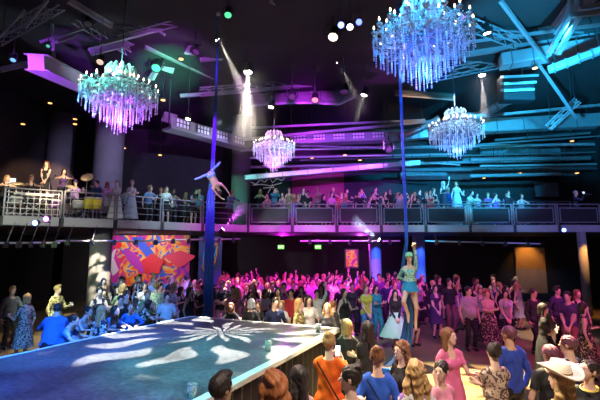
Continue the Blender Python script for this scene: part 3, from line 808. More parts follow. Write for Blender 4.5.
def duct_box(P0, P1, w, h, label, seams=5, m=DUCT, name='duct'):
    P0, P1 = Vector(P0), Vector(P1); d = P1 - P0; L = d.length; root = empty('ceiling_' + name, P0); root.rotation_euler = (0, -math.atan2(d.z, math.hypot(d.x, d.y)), math.atan2(d.y, d.x))
    tag(root, label, 'duct'); MB().box((L / 2, 0, 0), (L, w, h), bev=.03).build('duct_body', m, root)
    for i in range(seams): MB().box((L * (i + .5) / seams, 0, 0), (.05, w + .05, h + .05)).build('seam_flange', PIPE, root)
    for s in (.15, .85): MB().tube([(L * s, 0, h / 2), (L * s, 0, h / 2 + 1.2)], .02, 5).build('hanging_rod', METAL, root)
    return root
def duct_round(pts, r, label):
    root = empty('ceiling_duct', pts[0]); tag(root, label, 'duct')
    q = [Vector(p) - Vector(pts[0]) for p in pts]
    MB().tube(q, r, 14).build('duct_body', DUCT, root, True)
    for i in (0, len(q) // 2, -1): 
        d = (q[min(i + 1, len(q) - 1)] - q[i - 1]).normalized() if i not in (0, -1) else ((q[1] - q[0]).normalized() if i == 0 else (q[-1] - q[-2]).normalized())
        MB().tube([q[i] - d * .04, q[i] + d * .04], r * 1.12, 14).build('seam_flange', PIPE, root)
duct_box(W(500, 62, 15), W(608, 44, 14), .6, .5, 'large square duct lit cyan near the top right corner')
duct_box(W(548, 70, 13.5), W(612, 46, 12.5), .3, .22, 'slim flat duct below the large square duct, top right')
duct_box(W(455, 128, 21.5), W(612, 120, 21.5), .6, .75, 'wide flat duct glowing cyan behind the small blue chandelier', 6)
duct_round([W(447, 117.5, 19), W(460, 117, 19), W(478, 116, 19), W(495, 108, 19), W(507, 101, 19), W(522, 98, 19)], .2, 'round silver duct bending upward beside the small blue chandelier')
duct_round([W(400, 137, 19.6), W(420, 129, 19.6), W(438, 119, 19.6)], .16, 'short violet round duct left of the small blue chandelier')
duct_box(W(385, 138, 20.4), W(432, 134, 20.4), .4, .45, 'blue-green duct box behind the right silk')
duct_box(W(245, 178, 21), W(420, 163, 21), .35, .28, 'long low duct lit turquoise above the centre balcony', 7)
# louvre unit
lp = W(520, 84, 16); root = empty('ceiling_louvre_unit', lp); tag(root, 'air handling unit with three wide cyan-lit louvres under the ceiling', 'air unit')
MB().box((0, .35, -.1), (1.35, .5, 1.1), bev=.03).build('unit_body', BLACK, root)
for i in range(3): MB().box((-.02 - .06 * i, -.02, .34 - .3 * i), (1.45 - .1 * i, .35, .1), (R(25), R(-3), 0)).build('louvre', DUCT, root)
MB().tube([(.3, .3, .4), (.3, .3, 2.6)], .03, 6).build('hanging_rod', METAL, root)
# box-frame truss in the top right corner
fr = empty('ceiling_truss', W(592, 5, 11)); tag(fr, 'rectangular cyan-lit steel frame in the top right corner', 'frame')
for a, b in (((-.7, 0, -.35), (1.2, 0, -.1)), ((-.7, 0, -.35), (-.4, 0, 1.4)), ((-.3, .1, -.05), (1.2, .1, .2)), ((-.3, .1, -.05), (-.1, .1, 1.4)), ((-.7, 0, -.35), (-1.0, .6, -1.2)), ((-.45, 0, -.4), (-.75, .6, -1.25))):
    MB().tube([a, b], .09, 4).build('frame_bar', DUCT, fr)
# long horizontal pipes, centre-right wall zone
pipes = [(240, 150, 600, 144, 22.3, .09), (300, 160, 600, 152, 22.8, .05), (250, 158, 452, 154, 21.6, .06), (402, 170, 600, 168, 23.2, .12), (250, 167, 560, 160, 23.5, .09), (455, 146, 600, 136, 21.3, .05),
         (470, 176, 560, 174, 23, .1), (300, 146, 450, 148, 20.8, .035), (400, 161, 460, 165, 21, .035), (470, 160, 590, 158, 21.7, .12), (480, 166, 600, 164, 22, .06), (495, 140, 590, 133, 22, .07)]
for i, (x0, y0, x1, y1, Y, r) in enumerate(pipes):
    root = empty('ceiling_pipe', W(x0, y0, Y)); d = W(x1, y1, Y) - W(x0, y0, Y)
    tag(root, 'long straight pipe high above the balcony, %s from the top' % ORD[sorted(range(len(pipes)), key=lambda j: pipes[j][1]).index(i)], 'pipe', 'pipes high above the balcony')
    MB().tube([(0, 0, 0), d], r, 8).build('pipe_body', PIPE if i % 2 else DUCT, root)
    for s in (.2, .5, .8): MB().tube([d * s, d * s + Vector((0, 0, .7))], .015, 5).build('hanging_rod', METAL, root)
# wall banding boards behind (lit blue and violet)
for i, (x0, x1, y, Y, h) in enumerate([(470, 580, 172, 25.6, .5), (400, 470, 176, 25.6, .5), (480, 560, 152, 25.6, .7), (300, 400, 168, 25.6, .35), (535, 558, 190, 25.6, .9), (462, 500, 160, 25.6, .5)]):
    a, b = W(x0, y, Y), W(x1, y, Y)
    struct(MB().box(((a.x + b.x) / 2, Y, a.z), (b.x - a.x, .15, h), bev=.02).build('trim_%d' % (80 + i), mat('wall_cladding', (.25, .26, .3), .55, noise=.4, nscale=3)))
# wall downlights (amber)
AMB = mat('amber_lamp', (.9, .5, .2), .4, emit=(1, .42, .12), estr=2.2)
for i, (px, py, Y, z) in enumerate([(50, 103, 20, 0), (75, 119, 21, 0), (23, 124, 20, 0), (75, 124, 20.5, 0), (192, 8, 13, 0), (178, 55, 16, 0), (181, 59, 16, 0), (124, 148, 22, 0), (160, 155, 22, 0), (345, 155, 21.5, 0), (360, 160, 22, 0), (484, 178, 25, 0), (520, 173, 25, 0), (572, 141, 22, 0), (577, 173, 22, 0), (312, 158, 22, 0), (535, 68, 14.5, 0), (163, 100, 17, 0)]):
    p = W(px, py, Y); root = empty('ceiling_downlight', p)
    tag(root, 'small amber ceiling lamp, %s' % ['above the tall grey balcony columns', 'beside the left column, upper one', 'far left above the drum kit', 'beside the left column, lower one', 'at the top edge near the trusses', 'upper of the warm pair by the green panels', 'lower of the warm pair by the green panels',
         'above the standing guests on the left balcony', 'above the dark balcony bay left of the silk', 'below the violet catwalk', 'right of the one below the violet catwalk', 'behind the tall balcony tables', 'right end of the tall balcony tables', 'among pipes at the far right', 'near the dark end wall', 'just right of the violet chandelier', 'under the large square duct', 'right of the left chandelier'][i], 'lamp', 'amber ceiling lamps')
    MB().lathe([(.05, .1), (.11, .06), (.12, 0), (.1, 0)], n=12).build('housing', METAL, root); MB().lathe([(.0, .0), (.095, .0), (.095, -.02), (0, -.03)], n=12).build('lens', AMB, root)
    MB().tube([(0, 0, .1), (0, 0, 11 - p.z)], .012, 5).build('hanging_rod', METAL, root)

# lighting bars under the balcony edge
for i, (x0, y0, Y0, x1, y1, Y1, txt) in enumerate([(0, 243, 12.6, 60, 243, 13.6, 'under the drum kit'), (55, 241, 13.8, 165, 241, 16.2, 'under the left balcony guests'), (165, 240, 16.6, 240, 239, 18.2, 'behind the left silk'),
        (300, 241, 18.4, 400, 241, 18.4, 'above the magenta crowd'), (425, 241, 18.4, 540, 244, 18.4, 'above the right standing guests')]):
    root = empty('lighting_bar', W(x0, y0, Y0)); d = W(x1, y1, Y1) - W(x0, y0, Y0); tag(root, 'steel lighting bar with clamps hung below the balcony edge, %s' % txt, 'lighting bar', 'lighting bars below the balcony')
    MB().tube([(0, 0, 0), d], .035, 8).build('bar', SILVER, root)
    for j in range(5):
        q = d * ((j + .5) / 5); MB().box(q + Vector((0, 0, -.06)), (.16, .12, .2), (0, 0, j), bev=.02).build('clamp_box', METAL, root)
        MB().tube([q, q + Vector((0, .3, ZB0 - W(x0, y0, Y0).z + .02))], .012, 5).build('hanging_rod', METAL, root)
# ------------------------------------------------------------------ stage
ZS = 1.15
c1, c2, c3 = G(0, 358, ZS), G(190, 316.5, ZS), G(339, 328.5, ZS)
e1 = (c2 - c1).normalized(); 
c0 = c1 - e1 * 5.5; cR = G(204, 400, ZS); e2 = (cR - c3).normalized(); c4 = cR + e2 * 3.5
SP = [Vector((c.x, c.y)) for c in (c0, c2, c3, c4)]
def stage_floor():
    m = bpy.data.materials.new('stage_deck_paint'); m.use_nodes = True; nt = m.node_tree; b = nt.nodes['Principled BSDF']
    tc = nt.nodes.new('ShaderNodeTexCoord'); n = nt.nodes.new('ShaderNodeTexNoise'); n.inputs['Scale'].default_value = 1.3; n.inputs['Detail'].default_value = 8
    n2 = nt.nodes.new('ShaderNodeTexNoise'); n2.inputs['Scale'].default_value = 14; n2.inputs['Detail'].default_value = 5
    mx = nt.nodes.new('ShaderNodeMix'); mx.data_type = 'RGBA'; mx.inputs[6].default_value = (.03, .032, .036, 1); mx.inputs[7].default_value = (.17, .18, .19, 1)
    ad = nt.nodes.new('ShaderNodeMath'); ad.operation = 'MULTIPLY'
    nt.links.new(tc.outputs['Object'], n.inputs[0]); nt.links.new(tc.outputs['Object'], n2.inputs[0]); nt.links.new(n.outputs['Fac'], ad.inputs[0]); nt.links.new(n2.outputs['Fac'], ad.inputs[1])
    mr = nt.nodes.new('ShaderNodeMapRange'); mr.inputs[1].default_value = .12; mr.inputs[2].default_value = .4; nt.links.new(ad.outputs[0], mr.inputs[0]); nt.links.new(mr.outputs[0], mx.inputs[0])
    nt.links.new(mx.outputs[2], b.inputs['Base Color']); b.inputs['Roughness'].default_value = .42
    return m
st = empty('stage', ((SP[0].x + SP[2].x) / 2, (SP[0].y + SP[2].y) / 2, 0)); tag(st, 'large raised black stage platform with a pale metal edge', 'stage')
o3 = Vector((st.location.x, st.location.y, 0))
def prism(pts, z0, z1):
    n = len(pts); V = [(p.x - o3.x, p.y - o3.y, z0) for p in pts] + [(p.x - o3.x, p.y - o3.y, z1) for p in pts]
    return MB().add(V, [tuple(range(n))[::-1], tuple(range(n, 2 * n))] + [(i, (i + 1) % n, n + (i + 1) % n, n + i) for i in range(n)])
prism(SP, ZS - .08, ZS).build('deck', stage_floor(), st)
ctr = sum(SP, Vector((0, 0))) / 4
EDGE = mat('pale_edge_metal', (.72, .76, .74), .4, .1, noise=.12, nscale=5)
for i in range(3):
    a, b = SP[i], SP[i + 1]; d = (b - a); L = d.length; ang = math.atan2(d.y, d.x); mid = (a + b) / 2; nrm = (mid - ctr); 
    w = (.05, .04, .13)[i]
    nn = Vector((-d.y, d.x)).normalized(); nn = nn if nn.dot(nrm) > 0 else -nn
    npc = 4 if i != 1 else 3
    for j in range(npc):
        mm = a + d * ((j + .5) / npc) - nn * (w / 2 - .02) - Vector((o3.x, o3.y))
        MB().box((mm.x, mm.y, ZS - .03), (L / npc - .012, w, .09), (0, 0, ang), bev=.012).build('edge_trim', EDGE, st)
    # pleated skirt
    b2 = MB(); nq = int(L / .11); V = []; F = []
    for q in range(nq + 1):
        t = q / nq; off = -.05 + (.02 if q % 2 else -.02); p = a + d * t + nn * off - Vector((o3.x, o3.y)); V += [(p.x, p.y, 0), (p.x, p.y, ZS - .08)]
    for q in range(nq): F.append((2 * q, 2 * q + 2, 2 * q + 3, 2 * q + 1))
    b2.add(V, F).build('pleated_skirt', mat('stage_skirt_cloth', (.009, .008, .009), .7, noise=.3, nscale=12), st)

def cup(loc, label, liquid=None, s=1.0, dz=0):
    root = empty('plastic_cup', loc); tag(root, label, 'cup', 'clear plastic cups'); root.scale = (s,) * 3
    CL = mat('clear_plastic', (.8, .85, .85), .12, trans=.75, noise=.02)
    MB().lathe([(0, .004), (.031, .004), (.046, .12), (.048, .12), (.033, 0), (0, 0)], n=18).build('cup_wall', CL, root, True)
    MB().lathe([(.046, .117), (.05, .12), (.046, .124)], n=18).build('rim', CL, root, True)
    if liquid: MB().lathe([(0, .01), (.03, .01), (.039, .07), (0, .07)], n=16).build('drink', mat('drink_%d' % int(liquid[0] * 99), liquid, .3, noise=.02), root)
    return root
g = G(192, 398, ZS); cup(g, 'tall clear plastic cup at the near edge of the stage', None, 1.3)
g = G(268, 351, ZS); cup(g, 'plastic cup of yellow drink on the stage edge', (.8, .5, .05), 1.35)
g = G(318, 332, ZS); cup(g + Vector((0, -.05, 0)), 'clear plastic cup near the far corner of the stage', (.6, .7, .65), 1.4)

# ------------------------------------------------------------------ aerial silks
def silk_mat():
    m = mat('blue_silk', (.02, .1, .34), .42, noise=.25, nscale=5); return m
def silk(pts, wid, folds, name, parent, m, amp=.35):
    """a gathered cloth band following pts, width w, with vertical pleats, two-sided thickness"""
    n = 17; V = []; F = []
    for (p, w) in zip(pts, wid):
        p = Vector(p)
        for k in range(n):
            t = k / (n - 1) - .5
            V.append((p.x + t * w, p.y + amp * w * .35 * math.sin(folds * 2 * PI * t + p.z * .8), p.z))
    for i in range(len(pts) - 1):
        for k in range(n - 1): a = i * n + k; F.append((a, a + 1, a + n + 1, a + n))
    # back face for thickness
    m0 = len(V); V += [(x, y + .012, z) for x, y, z in V]
    F += [tuple(q + m0 for q in f)[::-1] for f in F]
    return MB().add(V, F).build(name, m, parent, True)
SLK = silk_mat()
# right silk
YR = 9.75
xr = W(407, 250, YR).x
s1 = empty('hanging_silk', (xr, YR, 11)); tag(s1, 'long blue aerial silk climbed by the aerialist, spilling onto the floor', 'aerial silk')
zz = lambda py, Y=YR: W(400, py, Y).z
pts = [(-.03, .0, 0), (-.03, 0, zz(60) - 11), (-.01, 0, zz(150) - 11), (0, 0, zz(245) - 11)]
silk(pts, [.07, .07, .075, .08], 2, 'gathered_band', s1, SLK)
pts = []; wd_ = []
for py, px, w in [(244, 406, .08), (265, 403, .1), (285, 404, .14), (300, 408, .18), (318, 409, .22), (335, 407, .27), (350, 404, .34), (360, 400, .45), (365, 396, .6)]:
    p = W(px, py, YR - .12 + .0); pts.append((p.x - xr, -.16, p.z - 11)); wd_.append(w)
silk(pts, wd_, 3, 'lower_tail', s1, SLK)
p = G(385, 377, .0); MB().lathe([(0, .1), (.25, .08), (.5, .03), (.62, .0), (.6, 0), (0, 0)], (p.x - xr, p.y - YR + .3, -11.0), 20, Matrix(((1.2, 0, 0), (0, .7, 0), (0, 0, 1)))).build('cloth_pool', SLK, s1, True)
MB().lathe([(.04, 0), (.07, .03), (.07, .1), (.02, .14)], (0, 0, -.14), 12).build('swivel', SILVER, s1)
# left silk
YL = 12.8; xl = W(211.5, 200, YL).x
s2 = empty('hanging_silk', (xl, YL, 11)); tag(s2, 'straight blue aerial silk wrapped by the upside-down acrobat', 'aerial silk')
zl = lambda py: W(211, py, YL).z
silk([(.05, 0, 0), (.05, 0, zl(84) - 11), (.03, 0, zl(130) - 11), (0, 0, zl(172) - 11)], [.06, .07, .12, .14], 2, 'gathered_band', s2, SLK)
silk([(0, .02, zl(176) - 11), (-.03, .02, zl(200) - 11), (-.03, .02, zl(230) - 11), (-.03, .02, zl(270) - 11), (-.02, .02, -11 + .02)], [.16, .26, .3, .3, .36], 3, 'lower_tail', s2, SLK)
MB().lathe([(.04, 0), (.07, .03), (.07, .1), (.02, .14)], (.05, 0, -.14), 12).build('swivel', SILVER, s2)

# ------------------------------------------------------------------ chandeliers
CRY = mat('cut_crystal', (.9, .92, .95), .2, noise=.05, trans=.1, spec=.8)
BRONZE = mat('chandelier_frame_silver', (.62, .64, .68), .25, .6, noise=.1)
BULB = mat('candle_bulb_glow', (1, .8, .6), .4, emit=(1, .72, .5), estr=6)
def strand_mesh(n, r):
    b = MB()
    z = 0; i = 0
    while z > -n * .075:
        L = .05 if i % 4 else .2
        L = min(L, n * .075 + z + .01); b.lathe([(0, z), (r, z - .015), (r * .85, z - L + .02), (0, z - L)], n=6); z -= L + .005; i += 1
    return b
def chandelier_tree():
    root = empty('chandelier')
    b = MB(); b.lathe([(.0, 1.0), (.03, 1.0), (.05, .92), (.03, .84), (.1, .78), (.05, .66), (.07, .5), (.14, .38), (.16, .28), (.07, .16), (.06, 0), (.13, -.1), (.1, -.22), (.04, -.34), (.08, -.45), (0, -.52)], n=14); b.build('central_column', BRONZE, root, True)
    b = MB(); b.tube([(0, 0, 1.0), (0, 0, 1.5)], .02, 6); b.build('suspension_rod', BRONZE, root)
    # crown: scrolled leaves
    nc = 12; cm = None
    for i in range(nc):
        if cm is None:
            q = MB(); q.tube([(.1, 0, .5), (.28, 0, .44), (.4, 0, .55), (.42, 0, .72), (.34, 0, .84), (.24, 0, .8), (.22, 0, .7), (.29, 0, .66)], [.02, .03, .035, .04, .045, .04, .03, .02], 7)
            for t in range(7): q.lathe([(0, 0), (.022, -.03), (0, -.075)], (.2 + .035 * t, 0, .46 + (.02 * (t % 2))), 5)
            cm = q.mesh('crown_scroll', True); cm.materials.append(CRY)
        o = bpy.data.objects.new('crown_scroll', cm); COL.objects.link(o); o.parent = root; o.rotation_euler = (0, 0, 2 * PI * i / nc)
    # arms in tiers
    arm_m = {}
    for tier, (r, z, n, ph) in enumerate([(1.05, .08, 18, 0), (.78, .2, 14, .2), (.48, .32, 9, .1)]):
        q = MB(); q.tube([(.08, 0, z - .1), (r * .3, 0, z - .3), (r * .65, 0, z - .26), (r * .92, 0, z - .1), (r, 0, z + .02)], [.022, .02, .018, .016, .014], 6)
        q.tube([(r * .3, 0, z - .1), (r * .45, 0, z + .02), (r * .6, 0, z - .06), (r * .55, 0, z - .2)], .013, 5)
        q.lathe([(0, z), (.06, z + .02), (.075, z + .045), (.02, z + .03), (.02, z + .12), (0, z + .12)], (r, 0, 0), 8)
        for t in range(6): q.lathe([(0, 0), (.018, -.03), (0, -.07)], (r * (.35 + .11 * t), 0, z - .24 + .05 * abs(t - 2)), 5)
        am = q.mesh('candle_arm', True); am.materials.append(BRONZE)
        q = MB(); q.lathe([(0, z + .12), (.016, z + .13), (.02, z + .16), (.008, z + .2), (0, z + .215)], (r, 0, 0), 7); bm_ = q.mesh('candle_bulb', True); bm_.materials.append(BULB)
        for i in range(n):
            a = ph + 2 * PI * i / n
            o = bpy.data.objects.new('candle_arm', am); COL.objects.link(o); o.parent = root; o.rotation_euler = (0, 0, a)
            e = bpy.data.objects.new('candle_bulb', bm_); COL.objects.link(e); e.parent = o
    # crystal strands in rings forming an inverted cone
    sm = {}
    rings = [(1.06, 27, -.02), (.88, 23, -.12), (.68, 18, -.2), (.5, 14, -.28), (.33, 10, -.34), (.16, 6, -.38), (0, 1, -.5)]
    for ri, (r, n, z0) in enumerate(rings):
        for i in range(n):
            a = 2 * PI * (i + .5 * (ri % 2)) / n; zb = -.46 - (1.06 - r) * .8 + .05 * math.sin(i * 2.3)
            L = z0 - zb; k = max(4, int(L / .075))
            if k not in sm: m_ = strand_mesh(k, .021).mesh('crystal_strand'); m_.materials.append(CRY); sm[k] = m_
            o = bpy.data.objects.new('crystal_strand', sm[k]); COL.objects.link(o); o.parent = root; o.location = (r * math.cos(a), r * math.sin(a), z0)
    # swags of small beads between the arms: nobody could count them
    q = MB(); rs = random.Random(5)
    def bead(p, r=.016): 
        x, y, z = p; q.add([(x + r, y, z), (x - r, y, z), (x, y + r, z), (x, y - r, z), (x, y, z + r * 1.3), (x, y, z - r * 1.3)], [(0, 2, 4), (2, 1, 4), (1, 3, 4), (3, 0, 4), (2, 0, 5), (1, 2, 5), (3, 1, 5), (0, 3, 5)])
    for r0, r1, z0, z1, n in ((.42, 1.05, .45, .1, 22), (.2, .85, .3, 0, 18), (.1, .42, .9, .7, 12), (.5, 1.08, .0, -.1, 24)):
        for i in range(n):
            a0 = 2 * PI * i / n
            for t in range(17):
                u = t / 16; r = r0 + (r1 - r0) * u; bead((r * math.cos(a0), r * math.sin(a0), z0 + (z1 - z0) * u - .12 * math.sin(PI * u)))
    for r, z, n in ((1.07, .06, 18), (.8, .18, 14), (.5, .3, 9), (.44, .62, 12), (1.07, -.02, 26)):
        for i in range(n):
            for t in range(9):
                u = t / 8; a = 2 * PI * (i + u) / n; bead((r * math.cos(a), r * math.sin(a), z - .1 * math.sin(PI * u)))
    for _ in range(900):
        r = rs.uniform(.08, .95); a = rs.uniform(0, 2 * PI); bead((r * math.cos(a), r * math.sin(a), rs.uniform(-.15, .42 - .3 * r)), rs.uniform(.016, .032))
    gl = q.build('crystal_garlands', CRY, root); gl['kind'] = 'stuff'
    # ring frame
    q = MB()
    for r, z in ((1.06, -.02), (.88, -.12), (.68, -.2), (.5, -.28), (.33, -.34)): q.tube([(r * math.cos(t), r * math.sin(t), z) for t in np.linspace(0, 2 * PI, 41)], .014, 5, False)
    q.build('ring_frame', BRONZE, root)
    return root
proto_ch = chandelier_tree()
CH = []
for i, (px, py, Y, s, lab) in enumerate([(120, 94, 12.0, 1.06, 'white and violet crystal chandelier hanging over the left side'), (422, 37, 8.3, 1.0, 'largest crystal chandelier, glowing blue at the top of the hall'),
        (274, 148, 17.2, .86, 'small violet crystal chandelier over the centre crowd'), (456, 130, 15.2, .95, 'small pale blue crystal chandelier in front of the ducts')]):
    o = proto_ch if i == 0 else copy_tree(proto_ch)
    p = W(px, py, Y); o.location = p; o.scale = (s,) * 3; o.rotation_euler = (0, 0, .3 * i)
    tag(o, lab, 'chandelier', 'crystal chandeliers'); CH.append((p, s))
    MB().tube([(0, 0, 1.45), (0, 0, (11 - p.z) / s)], .016, 6).build('hanging_cable', METAL, o)
# ------------------------------------------------------------------ people
H_BLOND, H_BROWN, H_DARK, H_RED, H_GREY, H_MAG_LIT = hairm((.5, .3, .12)), hairm((.2, .09, .04)), hairm((.03, .022, .02)), hairm((.42, .14, .05)), hairm((.5, .5, .5)), hairm((.16, .05, .09))  # the last is dark brown hair with magenta light tinted into its colour
HAIRS = {'blond': H_BLOND, 'brown': H_BROWN, 'dark': H_DARK, 'red': H_RED, 'grey': H_GREY, 'pink': H_MAG_LIT}  # the pink entry is dark hair carrying the magenta light in its colour
HH = .0145
PEOPLE += [(W(92, 270, 16.3).x - .35, 16.0, 0), (W(92, 270, 16.3).x + .35, 16.0, 0), (W(92, 270, 16.3).x, 15.8, 0), (W(92, 270, 16.3).x, 16.3, 0), (W(92, 270, 16.3).x, 16.9, 0), (W(377, 270, 21.4).x, 21.4, 0), (W(422, 270, 21.4).x, 21.4, 0), (xr, YR, 0), (xl, YL, 0)]
def clearp(x, y, z, d):
    return all((x - a) ** 2 + (y - b) ** 2 > d * d or abs(z - c) > 1 for a, b, c in PEOPLE)
stage_poly = [(p.x, p.y) for p in SP]
def in_stage(x, y, mrg=.35):
    best = 1e9; inside = True
    for i in range(4):
        a, b = SP[i], SP[(i + 1) % 4]; d = b - a; nn = Vector((d.y, -d.x)).normalized()
        s = (Vector((x, y)) - a).dot(nn); c = (ctr - a).dot(nn)
        s = s if c > 0 else -s
        if s < -mrg: inside = False
    return inside
def at_head(px, py, h):
    g = G(px, py, h * .995); return Vector((g.x, g.y, 0))
def hero(px, py, h, rz, sex, pose, parts, hair, hc, skin, cols, label, build=1.0, res=HH, eyes=True, over=None, group=None):
    po = dict(POSES.get(pose, {})); po.update(over or {})
    fm = fig_meshes(make_fig(sex, po, res, build, parts, hair, eyes, hseed=px % 7))
    c = {'hair': HAIRS[hc], 'shoe': BLACK}; c.update(cols)
    s = h / 1.745; hc_l = fm['hc']; ht = (hc_l[2] + .118) * s; g = at_head(px, py, ht)
    off = Vector((hc_l[0] * s, hc_l[1] * s, 0)); off.rotate(Euler((0, 0, R(rz))))
    p0 = g - off; d0 = p0.length; h0 = ht; lim = .42 if pose == 'lean' else .34; best = None
    sd = Vector((p0.y, -p0.x, 0)).normalized()
    for clr in (.6, .5, .42):
        for kk in np.linspace(.9, 1.32, 43):
            for lt in (0, .08, -.08, .16, -.16, .26, -.26):
                q = p0 * kk + sd * lt; cost = abs(kk - 1) * d0 * .6 + abs(lt) * 1.6
                if (best is None or cost < best[0]) and not in_stage(q.x, q.y, lim) and clearp(q.x, q.y, 0, clr): best = (cost, q)
        if best: break
    p = best[1] if best else p0
    s *= max(.86, (CAMZ - (CAMZ - h0) * p.length / d0) / h0)
    return spawn(fm, p, R(rz), s, SKIN[skin], c, label, group)
PR = dict
# clothes printed with patterns
FLORAL = pattern_mat('floral_print', (.02, .02, .025), (.55, .3, .25), 22, .56, (.7, .6, .5))
LEOP = pattern_mat('speckled_print', (.6, .45, .35), (.1, .06, .06), 26, .5)
CHECK = pattern_mat('green_check_print', (.75, .8, .62), (.2, .45, .28), 30, .5)
CAMO = pattern_mat('patched_print', (.45, .4, .15), (.08, .1, .08), 16, .48, (.6, .55, .4))
WPAT = pattern_mat('white_black_print', (.65, .66, .62), (.02, .02, .03), 14, .5)
MULTI = pattern_mat('violet_white_print', (.8, .75, .72), (.25, .1, .4), 20, .55)
GOLDP = pattern_mat('gold_print', (.7, .55, .22), (.12, .1, .05), 24, .5)
J = [('jumpsuit', 'jumpsuit'), ('shoes', 'shoes')]
TT = [('shirt', 'tee'), ('trousers', 'pants'), ('shoes', 'shoes')]
LT = [('shirt', 'long'), ('trousers', 'pants'), ('shoes', 'shoes')]
TOPT = [('top', 'tank'), ('trousers', 'pants'), ('shoes', 'shoes')]
def DR(l=.6, fl=.08, **k): return [('dress', 'dress', dict(len=l, flare=fl, **k)), ('shoes', 'shoes')]
ORG, BLUW = cloth((.9, .11, .01)), cloth((.03, .12, .62))
DK, DK2, NAVY, PURP, WHT = cloth((.018, .018, .022)), cloth((.03, .03, .035)), cloth((.015, .02, .07)), cloth((.07, .035, .13)), cloth((.72, .7, .68))

hands = {}
# --- near the stage's right edge
o, hands['orange'] = hero(329, 334, 1.74, 165, 'f', 'phone', J, 'bun', 'blond', 0, {'jumpsuit': ORG}, 'woman in bright orange jumpsuit seen from behind, holding a phone up beside the stage', over=dict(hR=(-.12, -.34, 1.36), hL=(.02, -.36, 1.4)))
def strap(o, m, label=None):
    pts = []
    for t in np.linspace(0, 1, 15):
        x = .13 - .29 * t; z = 1.42 - .46 * t; pts.append((x, .128 + .03 * math.sin(PI * t) * 0 + .01, z))
    b = MB(); V = []; F = []
    for p in pts: V += [(p[0], p[1], p[2] + .016), (p[0], p[1], p[2] - .016), (p[0], p[1] + .006, p[2] + .016), (p[0], p[1] + .006, p[2] - .016)]
    for i in range(len(pts) - 1): a = i * 4; F += [(a, a + 4, a + 5, a + 1), (a + 2, a + 3, a + 7, a + 6), (a, a + 2, a + 6, a + 4), (a + 1, a + 5, a + 7, a + 3)]
    b.add(V, F).build('shoulder_strap', m, o)
strap(o, DK)
o, _ = hero(377, 348, 1.7, 172, 'f', 'stand', J, 'bun', 'brown', 0, {'jumpsuit': BLUW}, 'woman in royal blue jumpsuit seen from behind with a dark strap across her back', over=dict(yaw=-5))
strap(o, DK)
hero(206 + 16, 376, 1.76, 150, 'm', 'stand', LT, 'top', 'dark', 1, {'shirt': DK, 'trousers': DK}, 'dark-haired man whose head shows at the bottom edge in front of the stage', over=dict(yaw=-10))
hero(273, 372, 1.8, 200, 'f', 'stand', TT, 'wavy', 'red', 0, {'shirt': WHT, 'trousers': DK}, 'woman with long auburn hair at the bottom edge below the stage corner', over=dict(yaw=10))
hero(298, 367, 1.62, 205, 'f', 'stand', TOPT, 'long', 'dark', 0, {'top': NAVY, 'trousers': DK}, 'woman with long black hair looking right, between auburn hair and orange jumpsuit')
hero(350, 367, 1.66, 215, 'f', 'stand', TT, 'bun', 'dark', 0, {'shirt': cloth((.8, .66, .6)), 'trousers': DK}, 'woman with sleek dark bun and pale pink top in front of the orange jumpsuit', over=dict(yaw=40))
hero(415, 361, 1.7, 190, 'f', 'stand', TT, 'wavy', 'blond', 0, {'shirt': MULTI, 'trousers': DK}, 'woman with wavy golden hair and patterned pale top at the bottom edge', over=dict(yaw=-10))
hero(441, 362, 1.62, 28, 'f', 'stand', LT, 'short', 'dark', 0, {'shirt': cloth((.75, .3, .4)), 'trousers': DK}, 'person with slicked dark hair and pink jacket looking left at the bottom edge', over=dict(yaw=-70), res=.012)
_, hands['cupw'] = hero(401, 342, 1.68, 300, 'f', 'cup', LT, 'wavy', 'brown', 0, {'shirt': DK, 'trousers': DK}, 'woman in black with brown wavy hair holding a drink beside the blue jumpsuit', res=.012)
_, hands['pinkw'] = hero(449, 329, 1.7, 12, 'f', 'cup', DR(.85, .1, sleeve=.5), 'long', 'brown', 0, {'dress': cloth((.7, .16, .35))}, 'woman with long windswept brown hair in a pink dress facing the camera', over=dict(yaw=25, pitch=-6), res=.012)
hero(347, 320, 1.66, 175, 'f', 'phone', TT, 'bob', 'blond', 0, {'shirt': DK, 'trousers': DK}, 'woman with blonde bob and black top behind the orange jumpsuit')
hero(367, 322, 1.64, 200, 'f', 'folded', TT, 'long', 'dark', 0, {'shirt': DK2, 'trousers': DK}, 'dark-haired woman in black facing away, right of the blonde bob')
_, hands['leop'] = hero(493, 344, 1.66, 185, 'f', 'folded', [('top', 'long'), ('trousers', 'pants'), ('shoes', 'shoes')], 'bun', 'dark', 0, {'top': LEOP, 'trousers': DK}, 'person in beige speckled top seen from behind near the bottom right')
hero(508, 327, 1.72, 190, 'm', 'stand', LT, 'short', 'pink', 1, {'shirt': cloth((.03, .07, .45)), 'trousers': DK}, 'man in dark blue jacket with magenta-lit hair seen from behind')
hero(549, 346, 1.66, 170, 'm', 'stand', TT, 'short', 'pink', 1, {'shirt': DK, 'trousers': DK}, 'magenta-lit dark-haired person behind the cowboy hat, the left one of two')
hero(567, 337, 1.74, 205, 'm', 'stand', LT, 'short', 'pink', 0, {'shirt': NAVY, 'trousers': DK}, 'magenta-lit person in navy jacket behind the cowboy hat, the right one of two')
o, _ = hero(559, 369, 1.66, 195, 'f', 'stand', TT, 'wavy', 'blond', 0, {'shirt': cloth((.5, .4, .3)), 'trousers': DK}, 'woman with blonde hair wearing a cream cowboy hat, at the bottom right')
HATM = mat('cream_felt', (.85, .76, .6), .8, noise=.1, nscale=20, bump=.2)
b = MB(); V = []; F = []; n = 32
